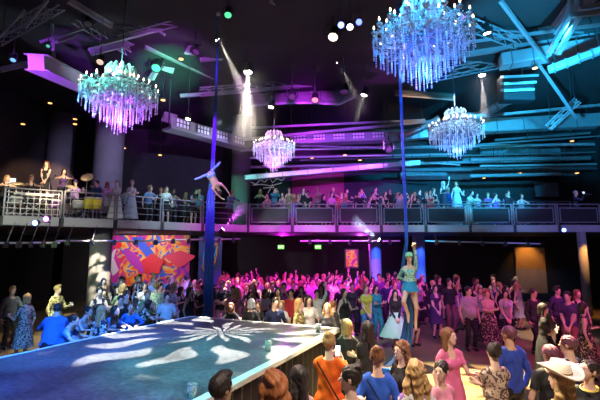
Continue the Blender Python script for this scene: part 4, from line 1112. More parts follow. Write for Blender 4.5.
for i, (r, z) in enumerate([(.0, .125), (.05, .13), (.085, .115), (.098, .04), (.105, 0), (.19, .0), (.2, .008), (.19, .018), (.105, .012)]):
    for k in range(n):
        a = 2 * PI * k / n; up = max(0, (r - .1) / .1) ** 2 * .075 * abs(math.cos(a)) ** 2; dent = -.03 * (r < .06) * 1
        V.append((r * math.cos(a) * .95, r * math.sin(a) * 1.15, z + up + dent))
for i in range(8):
    for k in range(n): F.append((i * n + k, i * n + (k + 1) % n, (i + 1) * n + (k + 1) % n, (i + 1) * n + k))
ht = b.add(V, F).build('cowboy_hat', HATM, o, True); ht.location = (0, -.005, 1.715); ht.rotation_euler = (R(-8), 0, 0)
MB().tube([(.1 * math.cos(t) * .95, .1 * math.sin(t) * 1.15, .022) for t in np.linspace(0, 2 * PI, 25)], .008, 6, False).build('hat_band', mat('brown_leather', (.2, .1, .05), .5, noise=.2), ht)
o, _ = hero(587, 361, 1.68, 320, 'f', 'stand', LT, 'short', 'dark', 0, {'shirt': DK, 'trousers': DK}, 'person in glasses and coloured necklace looking up left, beside the cowboy hat', over=dict(yaw=-40, pitch=-25), res=.012)
gl = MB()
for sx in (-1, 1): gl.tube([(sx * .032 + .022 * math.cos(t), -.112, .012 + .019 * math.sin(t)) for t in np.linspace(0, 2 * PI, 15)], .003, 5, False); gl.tube([(sx * .054, -.11, .015), (sx * .075, 0, .01)], .003, 5)
gl.tube([(-.01, -.114, .014), (.01, -.114, .014)], .003, 5)
g_ = gl.build('glasses', mat('pink_glasses', (.9, .3, .6), .3, noise=.05), o)
RHm = Matrix((rotz(R(-40)) @ rotx(R(-25))).tolist()); g_.location = (0, -.012, .93 + HEADC); g_.rotation_euler = RHm.to_euler()
MB().tube([(.085 * math.cos(t), .08 * math.sin(t), .02 * math.sin(t)) for t in np.linspace(0, 2 * PI, 25)], .009, 6, False).build('necklace', mat('bead_necklace', (.9, .6, .1), .4, noise=.3, nscale=60), o, loc=(0, -.02, 1.455))

# --- right standing guests
R_ = [
 (468, 287, 1.8, 5, 'm', 'stand', TT, 'short', 'dark', 1, {'shirt': cloth((.42, .36, .44)), 'trousers': DK}, 'heavyset man in grey T-shirt and black trousers standing with hands down', 1.22),
 (449, 279, 1.86, 0, 'm', 'stand', TT, 'short', 'dark', 1, {'shirt': DK, 'trousers': cloth((.2, .06, .1))}, 'tall bearded man in black T-shirt and dark red trousers', 1.0),
 (435, 285, 1.72, 8, 'f', 'clasp', DR(.6, .06, sleeve=.5), 'bob', 'dark', 0, {'dress': cloth((.05, .025, .1))}, 'woman in dark violet dress with hands clasped low', 1.12),
 (487, 290, 1.7, -10, 'f', 'folded', [('top', 'tank'), ('skirt', 'skirt', dict(len=.85, flare=.12)), ('shoes', 'shoes')], 'bun', 'red', 0, {'top': cloth((.7, .45, .42)), 'skirt': FLORAL}, 'woman with red hair, pale top and floral skirt looking at her hands', 1.12),
 (505, 290, 1.7, -12, 'f', 'clasp', [('shirt', 'tee'), ('vest', 'tank'), ('trousers', 'pants'), ('shoes', 'shoes')], 'bob', 'dark', 0, {'shirt': cloth((.6, .6, .65)), 'vest': DK, 'trousers': DK}, 'person in black front with pale short sleeves, hands clasped', 1.05),
 (533, 289, 1.78, 15, 'm', 'stand', LT, 'short', 'dark', 1, {'shirt': DK2, 'trousers': DK}, 'man in dark shirt with magenta-lit face beside the couple in black', 1.0),
 (543, 304, 1.68, 60, 'f', 'folded', DR(.8, .1, sleeve=.9), 'bob', 'dark', 0, {'dress': DK}, 'woman in loose black dress with folded arms, turned to the right', 1.15),
 (557, 287, 1.76, 0, 'm', 'stand', LT, 'top', 'dark', 0, {'shirt': cloth((.06, .04, .12)), 'trousers': DK}, 'young man with violet-lit face standing behind the folded-arm woman', 1.0),
 (567, 292, 1.78, -50, 'm', 'clasp', TT, 'short', 'dark', 0, {'shirt': PURP, 'trousers': cloth((.3, .1, .08))}, 'man in purple polo shirt holding a white napkin', 1.05),
 (583, 303, 1.66, 60, 'f', 'cup', DR(.75, .1), 'bob', 'dark', 0, {'dress': FLORAL}, 'woman in black floral dress seen from the side at the right edge', 1.15),
 (577, 290, 1.72, -10, 'f', 'stand', TOPT, 'long', 'brown', 0, {'top': DK, 'trousers': DK}, 'dim woman in black top between purple polo and floral dress', 1.0),
 (412, 290, 1.66, 30, 'f', 'cup', DR(.5, .05), 'long', 'dark', 1, {'dress': DK}, 'woman in short black dress leaning toward the aerialist', 1.0),
 (395, 290, 1.68, 0, 'f', 'clasp', [('top', 'long'), ('tulle_skirt', 'skirt', dict(len=.72, flare=.34, folds=13, amp=.08)), ('shoes', 'shoes')], 'long', 'dark', 0, {'top': DK, 'tulle_skirt': mat('mint_tulle', (.5, .78, .66), .8, noise=.15, nscale=30)}, 'woman in black top and full mint tulle skirt left of the aerialist', 1.0),
 (376, 285, 1.74, 20, 'f', 'folded', J, 'long', 'dark', 1, {'jumpsuit': cloth((.02, .32, .3))}, 'person in teal jumpsuit with folded arms in the middle of the floor', 1.05),
 (366, 285, 1.74, 15, 'f', 'clasp', [('top', 'tee'), ('trousers', 'pants'), ('shoes', 'shoes')], 'bob', 'brown', 0, {'top': cloth((.5, .6, .05)), 'trousers': cloth((.08, .25, .5))}, 'person in yellow-green top and blue trousers beside the teal jumpsuit', 1.0),
 (344, 289, 1.72, 40, 'f', 'cup', TOPT, 'bob', 'dark', 0, {'top': DK, 'trousers': WPAT}, 'woman in black top and bold white-patterned trousers', 1.05),
 (352, 283, 1.76, 10, 'f', 'cup', TT, 'short', 'dark', 1, {'shirt': DK2, 'trousers': DK}, 'person in black T-shirt holding a cup right of the patterned trousers', 1.0),
 (323, 282, 1.8, -5, 'm', 'folded', LT, 'short', 'dark', 2, {'shirt': cloth((.12, .11, .32)), 'trousers': DK}, 'man in violet-blue long-sleeved shirt at the front of the magenta crowd', 1.15),
 (379, 274, 1.9, -5, 'm', 'folded', LT, 'short', 'dark', 1, {'shirt': cloth((.15, .03, .22)), 'trousers': DK}, 'tall man in purple jacket right of the teal jumpsuit', 1.0),
 (387, 280, 1.74, 0, 'm', 'stand', LT, 'short', 'dark', 1, {'shirt': NAVY, 'trousers': DK}, 'man in navy shirt just left of the mint skirt woman', 1.0),
 # far side of the stage, heads and shoulders
 (231, 303, 1.66, 10, 'f', 'lean', TT, 'bob', 'red', 0, {'shirt': DK, 'trousers': DK}, 'person with ginger hair and dark top at the far stage edge', 1.0),
 (245, 299, 1.68, 175, 'f', 'stand', LT, 'bob', 'grey', 0, {'shirt': DK, 'trousers': DK}, 'silver-haired person in black facing away at the far stage edge', 1.0),
 (258, 302, 1.66, -8, 'f', 'cup', TT, 'long', 'brown', 0, {'shirt': DK, 'trousers': DK}, 'brown-haired woman drinking at the far stage edge', 1.0),
 (272, 298, 1.74, 12, 'm', 'stand', LT, 'short', 'dark', 0, {'shirt': NAVY, 'trousers': DK}, 'young man in navy shirt standing at the far stage edge', 1.0),
 (281, 301, 1.66, -10, 'f', 'stand', TT, 'long', 'blond', 0, {'shirt': WHT, 'trousers': DK}, 'fair-haired woman in white, left of the two golden-haired women at the stage', 1.0),
 (293, 299, 1.72, 60, 'f', 'stand', TT, 'long', 'blond', 0, {'shirt': GOLDP, 'trousers': DK}, 'woman with long straight golden hair in profile at the far stage edge', 1.0),
 (309, 296, 1.76, -5, 'f', 'stand', TT, 'long', 'dark', 0, {'shirt': WHT, 'trousers': DK}, 'woman in white top with dark hair near the far stage corner', 1.0),
 (316, 304, 1.66, -20, 'f', 'cup', LT, 'wavy', 'blond', 0, {'shirt': DK2, 'trousers': DK}, 'smiling blonde woman in black beside the stage corner', 1.0),
 (323, 301, 1.72, 120, 'm', 'stand', LT, 'buzz', 'brown', 0, {'shirt': DK, 'trousers': DK}, 'balding man in black coat turned away at the stage corner', 1.1),
 # left of the stage
 (13, 287, 1.78, 60, 'm', 'cup', LT, 'top', 'blond', 0, {'shirt': cloth((.14, .14, .16)), 'trousers': DK}, 'man in grey jacket raising a drink near the left edge', 1.05),
 (27, 294, 1.72, 250, 'f', 'cup', DR(.7, .08, sleeve=.9), 'bob', 'blond', 0, {'dress': LEOP}, 'blonde woman in speckled dress talking to the man at the left edge', 1.0),
 (58, 286, 1.8, 80, 'm', 'cup', LT, 'top', 'blond', 0, {'shirt': GOLDP, 'trousers': DK}, 'gold-lit guest in patterned jacket drinking behind the blue jacket', 1.1),
 (58, 304, 1.76, 200, 'm', 'lean', LT, 'short', 'dark', 0, {'shirt': cloth((.06, .2, .6)), 'trousers': DK}, 'large man in bright blue jacket at the left stage edge', 1.25),
 (75, 315, 1.62, 100, 'm', 'lean', TT, 'short', 'dark', 0, {'shirt': cloth((.05, .2, .6)), 'trousers': DK}, 'blue-lit man bending over the stage edge right of the blue jacket', 1.05),
 (89, 307, 1.66, 80, 'f', 'lean', TOPT, 'bun', 'dark', 0, {'top': cloth((.5, .5, .6)), 'trousers': DK}, 'woman with bare shoulders and dark bun at the left stage edge', 1.0),
 (102, 306, 1.66, 150, 'f', 'stand', TT, 'long', 'blond', 0, {'shirt': WPAT, 'trousers': DK}, 'woman with long pale hair seen from behind at the left stage edge', 1.0),
 (116, 306, 1.66, 70, 'f', 'lean', TT, 'long', 'dark', 0, {'shirt': cloth((.1, .25, .65)), 'trousers': DK}, 'dark-haired woman in blue between pale long hair and smiling woman', 1.0),
 (131, 303, 1.7, 20, 'f', 'lean', LT, 'bun', 'brown', 0, {'shirt': cloth((.05, .22, .65)), 'trousers': DK}, 'smiling woman in blue leaning on the left stage edge', 1.0),
 (157, 283, 1.84, 170, 'f', 'cup', [('shirt', 'long'), ('trousers', 'pants'), ('shoes', 'shoes')], 'bun', 'blond', 0, {'shirt': CHECK, 'trousers': DK}, 'woman in loose green checked shirt with blonde bun by the stage', 1.2),
 (175, 283, 1.84, 100, 'f', 'cup', DR(.8, .09, sleeve=.5), 'long', 'blond', 0, {'dress': MULTI}, 'woman with long blonde hair in patterned dress beside the green checked shirt', 1.0),
 (150, 300, 1.72, 120, 'f', 'lean', TT, 'bob', 'dark', 0, {'shirt': WPAT, 'trousers': DK}, 'crouched person in dark patterned top at the stage edge below the green checks', 1.0),
 (193, 287, 1.76, 70, 'f', 'cup', TOPT, 'long', 'dark', 1, {'top': DK, 'trousers': DK}, 'woman in black sleeveless top left of the silk', 1.0),
 (203, 285, 1.76, 250, 'f', 'phone', LT, 'bun', 'dark', 0, {'shirt': DK, 'trousers': DK}, 'woman in black holding up a phone beside the left silk', 1.0),
 (222, 283, 1.78, 10, 'f', 'folded', TT, 'short', 'red', 0, {'shirt': DK, 'trousers': cloth((.5, .35, .3))}, 'person in black top and pale trousers just right of the left silk', 1.0),
]
random.seed(3)
for i, t in enumerate(R_):
    (px, py, h, rz, sex, pose, parts, hair, hc, skin, cols, label, bd) = t
    _, hh_ = hero(px, py, h, rz, sex, pose, parts, hair, hc, skin, cols, label, bd, res=.02, eyes=False)
    hands[label] = hh_
# the two acrobats ---------------------------------------------------------
COST = pattern_mat('sequin_teal', (.05, .42, .4), (.65, .8, .7), 40, .5)
acro = dict(pelvis=(0, 0, .93), hL=(.12, -.12, 2.02), hR=(-.05, .1, 1.05), eL=(1, -.5, 0), eR=(-1, .5, 0), nL=(0, -1, 0), curlL=1.1, curlR=.9,
            fL=(.1, .12, .1), fR=(-.07, -.08, .3), kL=(.2, -1, 0), kR=(-.3, -1, 0), toeL=(0, -.3, -1), toeR=(0, -.3, -1), point=True, pitch=-8, yaw=20, lean=-4)
fm = fig_meshes(make_fig('f', acro, .014, .95, [('costume', 'leotard', dict(sleeves=True)), ('skirt', 'skirt', dict(len=.24, flare=.04))], 'short', True))
hp = W(409, 254, YR - .32); sc_ = .96
o, hands['acro'] = spawn(fm, hp - Vector((0, 0, 1.72 * sc_)), R(-14), sc_, SKIN[0], {'costume': COST, 'skirt': cloth((.03, .3, .6)), 'hair': hairm((.15, .5, .35))}, 'aerialist in sequined costume climbing the right silk, one arm raised')
MB().lathe([(.0, .12), (.06, .11), (.09, .07), (.1, .02), (.09, .0)], (0, -.005, 1.655), 18).build('green_cap', mat('mint_cap', (.3, .75, .5), .5, noise=.1), o, True)
inv = dict(pelvis=(0, 0, .93), lean=28, hL=(.3, -.5, 1.75), hR=(-.05, -.45, 1.8), eL=(1, .3, .3), eR=(-1, .3, .3), fL=(-.38, -.2, .74), fR=(.42, -.15, .66), kL=(.8, -1, -.2), kR=(-.8, -1, 0), toeL=(-1, 0, -.2), toeR=(1, -.2, -.5), point=True, pitch=-30, yaw=30, curl=.6, headfollow=True)
fm = fig_meshes(make_fig('m', inv, .015, .92, [('tights', 'tights')], 'short', False))
ap = W(214, 181, YL - .34)
rot = Euler((R(180), R(-32), R(14)))
off = rot.to_matrix() @ Vector((0, -.1, 1.12)) * .84
o, _ = spawn(fm, ap - off, 0, .84, SKIN[0], {'tights': cloth((.1, .4, .6)), 'hair': H_DARK}, 'bare-chested acrobat in blue tights hanging upside down on the left silk', rot=rot)

def phone(p, label, glow=True, rz=0):
    root = empty('phone', p, rz); tag(root, label, 'phone', 'raised phones')
    MB().box((0, 0, 0), (.075, .01, .15), bev=.006).build('phone_body', BLACK, root)
    MB().box((0, .0065, 0), (.066, .003, .138)).build('screen', mat('phone_screen', (.5, .7, .9), .3, emit=(.6, .8, 1), estr=1.6, noise=.2, nscale=20), root)
p = (hands['orange']['palmL'] + hands['orange']['palmR']) / 2; phone(p + Vector((0, 0, .03)), 'phone held up by the woman in the orange jumpsuit', rz=R(165 + 180) * 0 + R(180))
cup(hands['cupw']['palmL'] + Vector((0, 0, -.05)), 'cup held by the woman in black beside the blue jumpsuit', (.6, .5, .4))
k = 'woman in black holding up a phone beside the left silk'; p = (hands[k]['palmL'] + hands[k]['palmR']) / 2; phone(p, 'phone held up beside the left silk')
for k, l in (('man in grey jacket raising a drink near the left edge', 'drink raised near the left edge of the floor'), ('gold-lit guest in patterned jacket drinking behind the blue jacket', 'drink in the hand of the gold-lit guest')):
    cup(hands[k]['palmL'] + Vector((0, 0, -.05)), l, (.2, .5, .7))

# ---- crowd fill
COLS = [('black', (.015, .015, .02)), ('white', (.7, .7, .7)), ('grey', (.3, .3, .32)), ('navy', (.03, .05, .2)), ('red', (.5, .04, .05)), ('pink', (.7, .25, .45)), ('cream', (.7, .6, .45)), ('teal', (.05, .3, .32)), ('violet', (.25, .1, .45)), ('olive', (.22, .25, .1)), ('denim blue', (.12, .22, .42)), ('tan', (.5, .35, .22))]
POSE_TXT = {'clasp': 'hands clasped', 'cup': 'cup raised', 'phone': 'phone raised', 'folded': 'arms folded', 'cheer': 'arm raised', 'stand': 'arms down', 'turn': 'turning', 'lean': 'leaning', 'sit': 'seated'}
OUT_TXT = {'shirt_trousers': 'shirt', 'tee_trousers': 'T-shirt', 'dress': 'short dress', 'top_trousers': 'tank top', 'top_skirt': 'top and skirt', 'bun_dress': 'long dress'}
used_lab = set()
PHN = [0]
def fill(cands, n, z, face, where, group, d=.56, light=None, poses=('clasp', 'cup', 'phone', 'folded', 'cheer', 'stand', 'turn'), pw=None, hairs=('blond', 'brown', 'dark', 'dark', 'red'), hmin=1.6, hmax=1.84, outs=tuple(OUT), cset=COLS + COLS[:1] * 6):
    made = 0
    for (x, y) in cands:
        if made >= n: break
        if not clearp(x, y, z, d) or (z < 1 and in_stage(x, y)): continue
        pose = random.choices(poses, pw)[0]; out = random.choice(outs); cn, cc = random.choice(cset)
        hk = random.choice(hairs); skin = random.choice((0, 0, 0, 1, 1, 2)); s = random.uniform(hmin, hmax) / 1.745
        rz = R(face(x, y) + random.uniform(-28, 28))
        fm = proto(pose, out); sex, parts, _ = OUT[out]
        cols = {'hair': HAIRS[hk], 'shoe': BLACK, 'trousers': random.choice((DK, DK2, NAVY, cloth((.1, .1, .13)))), 'skirt': DK}
        main = cloth(cc)
        for p in parts:
            if p[0] in ('shirt', 'top', 'dress'): cols[p[0]] = main
        px, py = px_of(x, y, z + 1.5)
        wh = where(px, x, y)
        hw = {'blond': 'fair-haired', 'brown': 'brown-haired', 'dark': 'dark-haired', 'red': 'auburn-haired', 'grey': 'grey-haired', 'pink': 'magenta-lit'}[hk]
        lab = None
        for cand in ('%s, %s %s, %s, %s' % (hw, cn, OUT_TXT[out], POSE_TXT[pose], wh),):
            if cand not in used_lab: lab = cand
        if lab is None: continue
        used_lab.add(lab)
        o, hd = spawn(fm, (x, y, z), rz, s, SKIN[skin], cols, lab, group)
        made += 1
        if pose == 'phone' and PHN[0] < 14:
            PHN[0] += 1; p = (hd['palmL'] + hd['palmR']) / 2; phone(p, 'phone raised %s' % wh)
    return made
def jitter_grid(x0, x1, y0, y1, sx, sy, j=.14, cond=None):
    out = []; r = 0; y = y0
    while y < y1:
        x = x0 + (sx / 2 if r % 2 else 0)
        while x < x1:
            q = (x + random.uniform(-j, j), y + random.uniform(-j, j))
            if cond is None or cond(*q): out.append(q)
            x += sx
        y += sy; r += 1
    return out
def row_name(y, y0, names): return names[max(0, min(len(names) - 1, int((y - y0) / 1.1)))]
def w_mid(px, x, y):
    a = [(235, 'right of the left silk'), (262, 'behind the silver hair'), (285, 'below the left exit sign'), (305, 'between the two exit signs'), (328, 'below the right exit sign'), (342, 'left of the red window'), (362, 'below the red window'), (999, 'by the left blue column')]
    t = next(b for q, b in a if px < q)
    return t + ', ' + row_name(y, 11.5, ['front row', 'second row', 'third row', 'fourth row', 'fifth row', 'sixth row', 'seventh row', 'eighth row', 'back row'])
random.seed(11)
inpx = lambda a, b, z=1.5: (lambda x, y: a < px_of(x, y, z)[0] < b)
MC = [c for c in COLS if c[0] in ('white', 'pink', 'cream', 'grey', 'black', 'red', 'violet')] + [('white', (.7, .7, .7))] + COLS[:1] * 3
c = jitter_grid(-4.5, 5.0, 11.8, 22.3, .66, .74, .12, inpx(218, 400)); c = [q for q in c if not (px_of(*q, 0)[0] > 330 and q[1] < 14.2)]
c = [q for q in c if q[1] < 20.5 or random.random() < .8]
n1 = fill(c, 98, 0, lambda x, y: math.degrees(math.atan2(x + 1, y - 6)) * .6, w_mid, 'standing guests in the magenta light', pw=(2, 3, 2, 2, 2, 2, 2), cset=MC)
def w_left(px, x, y):
    a = [(105, 'beside the grey column'), (125, 'under the left of the mural'), (145, 'under the middle of the mural'), (165, 'under the right of the mural'), (185, 'right of the mural'), (205, 'just left of the silk'), (999, 'just right of the left silk')]
    return next(b for q, b in a if px < q) + ', ' + row_name(y, 9.5, ['front row', 'second row', 'third row', 'fourth row', 'fifth row', 'sixth row', 'seventh row', 'eighth row', 'ninth row', 'back row'])
LC = [c for c in COLS if c[0] in ('white', 'cream', 'grey', 'black', 'teal', 'denim blue', 'olive')] + COLS[:1] * 3
c = jitter_grid(-9.0, -2.6, 9.8, 19.5, .68, .78, .12, lambda x, y: 98 < px_of(x, y, 1.5)[0] < 222 and y < 20)
c = [q for q in c if random.random() < .8]
n2 = fill(c, 62, 0, lambda x, y: math.degrees(math.atan2(-(-1 - x), -(5 - y))) * 1 - 0 if False else 40, w_left, 'standing guests left of the stage', pw=(2, 3, 2, 2, 1, 2, 3), cset=LC)
def w_right(px, x, y):
    a = [(425, 'right of the aerialist'), (445, 'behind the violet-dress woman'), (468, 'behind the bearded man'), (490, 'behind the grey T-shirt man'), (512, 'behind the red-haired woman'), (999, 'in the dim right part')]
    return next(b for q, b in a if px < q) + ', ' + row_name(y, 13, ['front row', 'second row', 'third row', 'fourth row', 'fifth row', 'sixth row', 'back row'])
RC = [c for c in COLS if c[0] in ('black', 'violet', 'navy', 'grey', 'denim blue')] + COLS[:1] * 3
c = jitter_grid(3.8, 9.2, 14.2, 21.5, .8, 1.0, .15, inpx(404, 518))
n3 = fill(c, 26, 0, lambda x, y: 10, w_right, 'standing guests behind the right group', pw=(3, 2, 1, 3, 0, 4, 2), cset=RC)
# balcony guests
def w_bal(px, x, y):
    a = [(130, 'right of the seated drummer'), (150, 'third glass bay'), (170, 'above the mural'), (190, 'above the mural right end'), (215, 'behind the inverted acrobat'), (250, 'by the green-lit column'), (270, 'left of the wall drawing'), (290, 'below the wall drawing'), (310, 'right of the wall drawing'), (330, 'left of the magenta alcove'), (350, 'before the magenta alcove'), (372, 'above the pale beam lamp'), (392, 'left of the right silk'), (415, 'right behind the right silk'), (437, 'left of the cyan stairs'), (462, 'by the cyan stairs'), (490, 'by the tall tables'), (520, 'right of the tall tables'), (999, 'near the dark end wall')]
    return 'balcony, ' + next(b for q, b in a if px < q)
def along(d, seg, n, j=.12):
    (x0, y0), (x1, y1) = FR[seg], FR[seg + 1]; L = math.hypot(x1 - x0, y1 - y0); nx, ny = -(y1 - y0) / L, (x1 - x0) / L
    return [(x0 + (x1 - x0) * t + nx * d + random.uniform(-j, j), y0 + (y1 - y0) * t + ny * d + random.uniform(-j, j)) for t in np.linspace(.04, .96, n)]
bp = ('clasp', 'cup', 'folded', 'stand', 'turn', 'lean')
nb = 0
FL = lambda x, y: 30
nb += fill(along(.75, 2, 6) + along(.75, 3, 4), 9, ZB1, FL, w_bal, 'guests on the left balcony', poses=bp, cset=LC)
nb += fill(along(1.6, 2, 7) + along(1.6, 3, 4), 8, ZB1, FL, w_bal, 'guests on the left balcony', poses=bp, cset=LC)
nb += fill([q for q in along(.75, 4, 27) if not (px_of(q[0], q[1], 5)[0] > 530 or 434 < px_of(q[0], q[1], 5)[0] < 466)], 20, ZB1, lambda x, y: 0, w_bal, 'guests along the front of the balcony', poses=bp)
nb += fill([q for q in along(1.55, 4, 24) if px_of(q[0], q[1], 5)[0] < 540 and not 434 < px_of(q[0], q[1], 5)[0] < 466], 11, ZB1, lambda x, y: 0, w_bal, 'guests along the front of the balcony', poses=bp)
nb += fill([(x, 21.9 + random.uniform(-.15, .15)) for x in np.arange(-2.2, 11.5, .8)], 15, ZB1 + .5, lambda x, y: 0, lambda a, x, y: w_bal(a, x, y) + ', upper tier', 'guests on the upper balcony tier', poses=bp + ('phone',))
SC['crowd_counts'] = str((n1, n2, n3, nb))

# named balcony figures
def bal(px, Y, z, rz, key, skin, cols, label, sex=None, h=1.75):
    p = W(px, 200, Y); fm = proto(*key); c = {'hair': H_DARK, 'shoe': BLACK, 'trousers': DK, 'shirt': DK, 'top': DK, 'dress': DK}; c.update(cols)
    return spawn(fm, (p.x, Y, z), R(rz), h / 1.745, SKIN[skin], c, label)
def cyl_riser(x, y, z, w, d, h, label): 
    o = empty('riser', (x, y, z)); tag(o, label, 'riser'); MB().box((0, 0, h - .03), (w, d, .06), bev=.01).build('riser_top', mat('riser_carpet', (.08, .08, .09), .9, noise=.3), o)
    for sx in (-1, 1):
        for sy in (-1, 1): MB().box((sx * (w / 2 - .05), sy * (d / 2 - .05), (h - .06) / 2), (.06, .06, h - .06)).build('leg', METAL, o)
ZT = ZB1
# cyan lit stair block and two performers on it
sp_ = W(448, 218, 19.9); sb = empty('stair_block', (sp_.x, 20.1, ZT)); tag(sb, 'cyan-lit stepped block at the centre right of the balcony', 'steps')
for i in range(3): MB().box((0, .05 + .25 * i * .9, .1 + .2 * i), (1.3, .9 - .2 * i, .2), bev=.01).build('step', mat('white_step', (.6, .62, .64), .5, noise=.08), sb)
bal(444, 20.3, ZT + .6, 20, ('cheer', 'dress'), 0, {'dress': cloth((.03, .03, .05)), 'hair': H_GREY}, 'silver-haired dancer in a short dark dress on the cyan stair block')
bal(457, 20.45, ZT + .6, -15, ('cup', 'dress'), 0, {'dress': cloth((.5, .55, .6)), 'hair': H_RED}, 'dancer in a pale short dress on the cyan stair block')
# camera operator, far right
o, hc_ = bal(576, 18.0 + 1.6, ZT, 40, ('phone', 'shirt_trousers'), 0, {'shirt': cloth((.05, .07, .1)), 'hair': hairm((.5, .65, .55))}, 'camera operator with pale greenish hair at the far right of the balcony')
p = (hc_['palmL'] + hc_['palmR']) / 2; vc = empty('video_camera', p + Vector((0, -.12, -.02)), R(20)); tag(vc, 'black video camera held by the operator at the far right', 'camera')
MB().box((0, 0, 0), (.14, .22, .16), bev=.02).build('camera_body', BLACK, vc); MB().tube([(0, -.1, 0), (0, -.24, 0)], .05, 12).build('camera_lens', METAL, vc)
MB().box((.0, .12, .14), (.12, .02, .09)).build('viewfinder_screen', mat('viewfinder', (.5, .6, .8), .4, emit=(.6, .7, 1), estr=1, noise=.05), vc)
# tall tables on the upper tier with seated guests
for i, px in enumerate((484, 503)):
    p = W(px, 190, 22.6); t = empty('tall_table', (p.x, 22.35, ZT + .5)); tag(t, ['tall round table left of the pair on the upper tier', 'tall round table right of the pair on the upper tier'][i], 'table')
    MB().lathe([(0, 1.03), (.38, 1.03), (.4, 1.06), (.38, 1.08), (0, 1.08)], n=20).build('tabletop', mat('table_top_black', (.1, .1, .11), .3, noise=.2), t); MB().tube([(0, 0, 0), (0, 0, 1.03)], .035).build('pedestal', METAL, t); MB().lathe([(0, .03), (.26, .02), (.27, 0), (0, 0)], n=16).build('base', METAL, t)
for i, (px, c_) in enumerate(((478, (.5, .5, .6)), (489, (.35, .1, .5)), (497, (.1, .5, .5)), (508, (.6, .2, .5)))):
    p = W(px, 190, 23.2); st_ = empty('bar_stool', (p.x, 23.28, ZT + .5)); tag(st_, 'bar stool under the %s seated guest on the upper tier' % ORD[i], 'stool', 'bar stools on the upper tier')
    MB().lathe([(0, .7), (.17, .7), (.18, .73), (.16, .76), (0, .76)], n=14).build('seat', METAL, st_)
    for a in range(4): MB().tube([(.1 * math.cos(a * PI / 2 + .8), .1 * math.sin(a * PI / 2 + .8), .7), (.2 * math.cos(a * PI / 2 + .8), .2 * math.sin(a * PI / 2 + .8), 0)], .014, 6).build('leg', METAL, st_)
    bal(px, 23.2, ZT + .5 + .3, 0, ('sit', 'tee_trousers' if i % 2 else 'top_trousers'), 0, {'shirt': cloth(c_), 'top': cloth(c_), 'hair': (H_DARK, H_BLOND)[i % 2]}, '%s guest from the left seated at the tall tables on the upper tier' % ORD[i])

# ---- the band on the left balcony
HW = H_DARK
def stool(x, y, z, label):
    o = empty('drum_stool', (x, y, z)); tag(o, label, 'stool', 'round stools of the band')
    MB().lathe([(0, .34), (.17, .34), (.19, .38), (.17, .42), (0, .42)], n=16).build('seat', BLACK, o, True); MB().tube([(0, 0, .1), (0, 0, .34)], .02).build('post', METAL, o)
    for a in range(3): MB().tube([(0, 0, .16), (.2 * math.cos(a * 2.1), .2 * math.sin(a * 2.1), 0)], .012, 6).build('leg', METAL, o)
def loc_b(px, d, z=ZT):
    """point on the left balcony at picture column px, d metres behind the edge"""
    for seg in range(3):
        (x0, y0), (x1, y1) = FR[seg], FR[seg + 1]; L = math.hypot(x1 - x0, y1 - y0); nx, ny = -(y1 - y0) / L, (x1 - x0) / L
        for t in np.linspace(0, 1, 120):
            x, y = x0 + (x1 - x0) * t + nx * d, y0 + (y1 - y0) * t + ny * d
            if abs(px_of(x, y, z + .8)[0] - px) < 1.6: return Vector((x, y, z))
    return Vector((-9, 16, z))
def musician(px, d, rise, rz, key, cols, label, skin=0, h=1.75, seat=True):
    p = loc_b(px, d)
    if rise: cyl_riser(p.x, p.y, ZT, .78, .9, rise, 'low riser under the %s' % label.split(' on ')[0].split(',')[0])
    fm = proto(*key); c = {'hair': H_DARK, 'shoe': BLACK, 'trousers': DK, 'shirt': DK, 'top': DK, 'dress': DK}; c.update(cols)
    o, hd = spawn(fm, p + Vector((0, 0, rise)), R(rz), h / 1.745, SKIN[skin], c, label)
    if seat:
        q = Vector((0, .13, 0)); q.rotate(Euler((0, 0, R(rz)))); stool(p.x + q.x, p.y + q.y, ZT + rise, 'stool under the %s' % label.split(' on ')[0].split(',')[0])
    return o, hd
musician(6, 1.5, .3, 60, ('drum', 'top_trousers'), {'hair': H_BLOND}, 'blonde musician in black at the far left edge of the balcony')
musician(31, 1.3, .35, 50, ('drum', 'top_trousers'), {'hair': H_BROWN}, 'seated woman playing keyboard on the left balcony')
musician(45, 2.3, .8, 20, ('clasp', 'dress'), {'hair': H_BROWN}, 'standing woman in black at the back of the band', seat=False)
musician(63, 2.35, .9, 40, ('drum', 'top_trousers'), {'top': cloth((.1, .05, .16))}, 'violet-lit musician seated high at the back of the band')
musician(75, 1.95, .35, 40, ('drum', 'tee_trousers'), {'shirt': cloth((.3, .2, .45)), 'hair': H_GREY}, 'musician with bright cap bending over drums in violet light')
musician(97, 1.35, .35, -25, ('drum', 'shirt_trousers'), {'shirt': cloth((.02, .05, .14))}, 'seated drummer in dark blue shirt by the tall grey column')
def drum(p, r, h, col, label, legs=True, tilt=0):
    o = empty('drum', p); tag(o, label, 'drum', 'drums of the band'); z0 = .45 if legs else .0
    o.rotation_euler = (tilt, 0, 0)
    MB().lathe([(r * .92, z0), (r, z0 + h * .4), (r, z0 + h)], n=20).build('shell', mat('drum_shell_%d_%d' % (col[0] * 99, col[2] * 99), col, .35, noise=.1), o, True)
    MB().lathe([(0, z0 + h), (r * .98, z0 + h), (r * 1.04, z0 + h + .01), (r * 1.04, z0 + h - .03), (r, z0 + h - .03)], n=20).build('drumhead', mat('drum_head', (.8, .78, .72), .5, noise=.05), o)
    if legs:
        for a in range(3): MB().tube([(r * .8 * math.cos(a * 2.1), r * .8 * math.sin(a * 2.1), z0 + .05), (r * 1.2 * math.cos(a * 2.1), r * 1.2 * math.sin(a * 2.1), 0)], .012, 6).build('leg', SILVER, o)
drum(loc_b(90, .55), .17, .45, (.75, .6, .05), 'yellow conga left of the pair in front of the drummer'); drum(loc_b(99, .55), .17, .45, (.8, .65, .05), 'yellow conga right of the pair in front of the drummer')
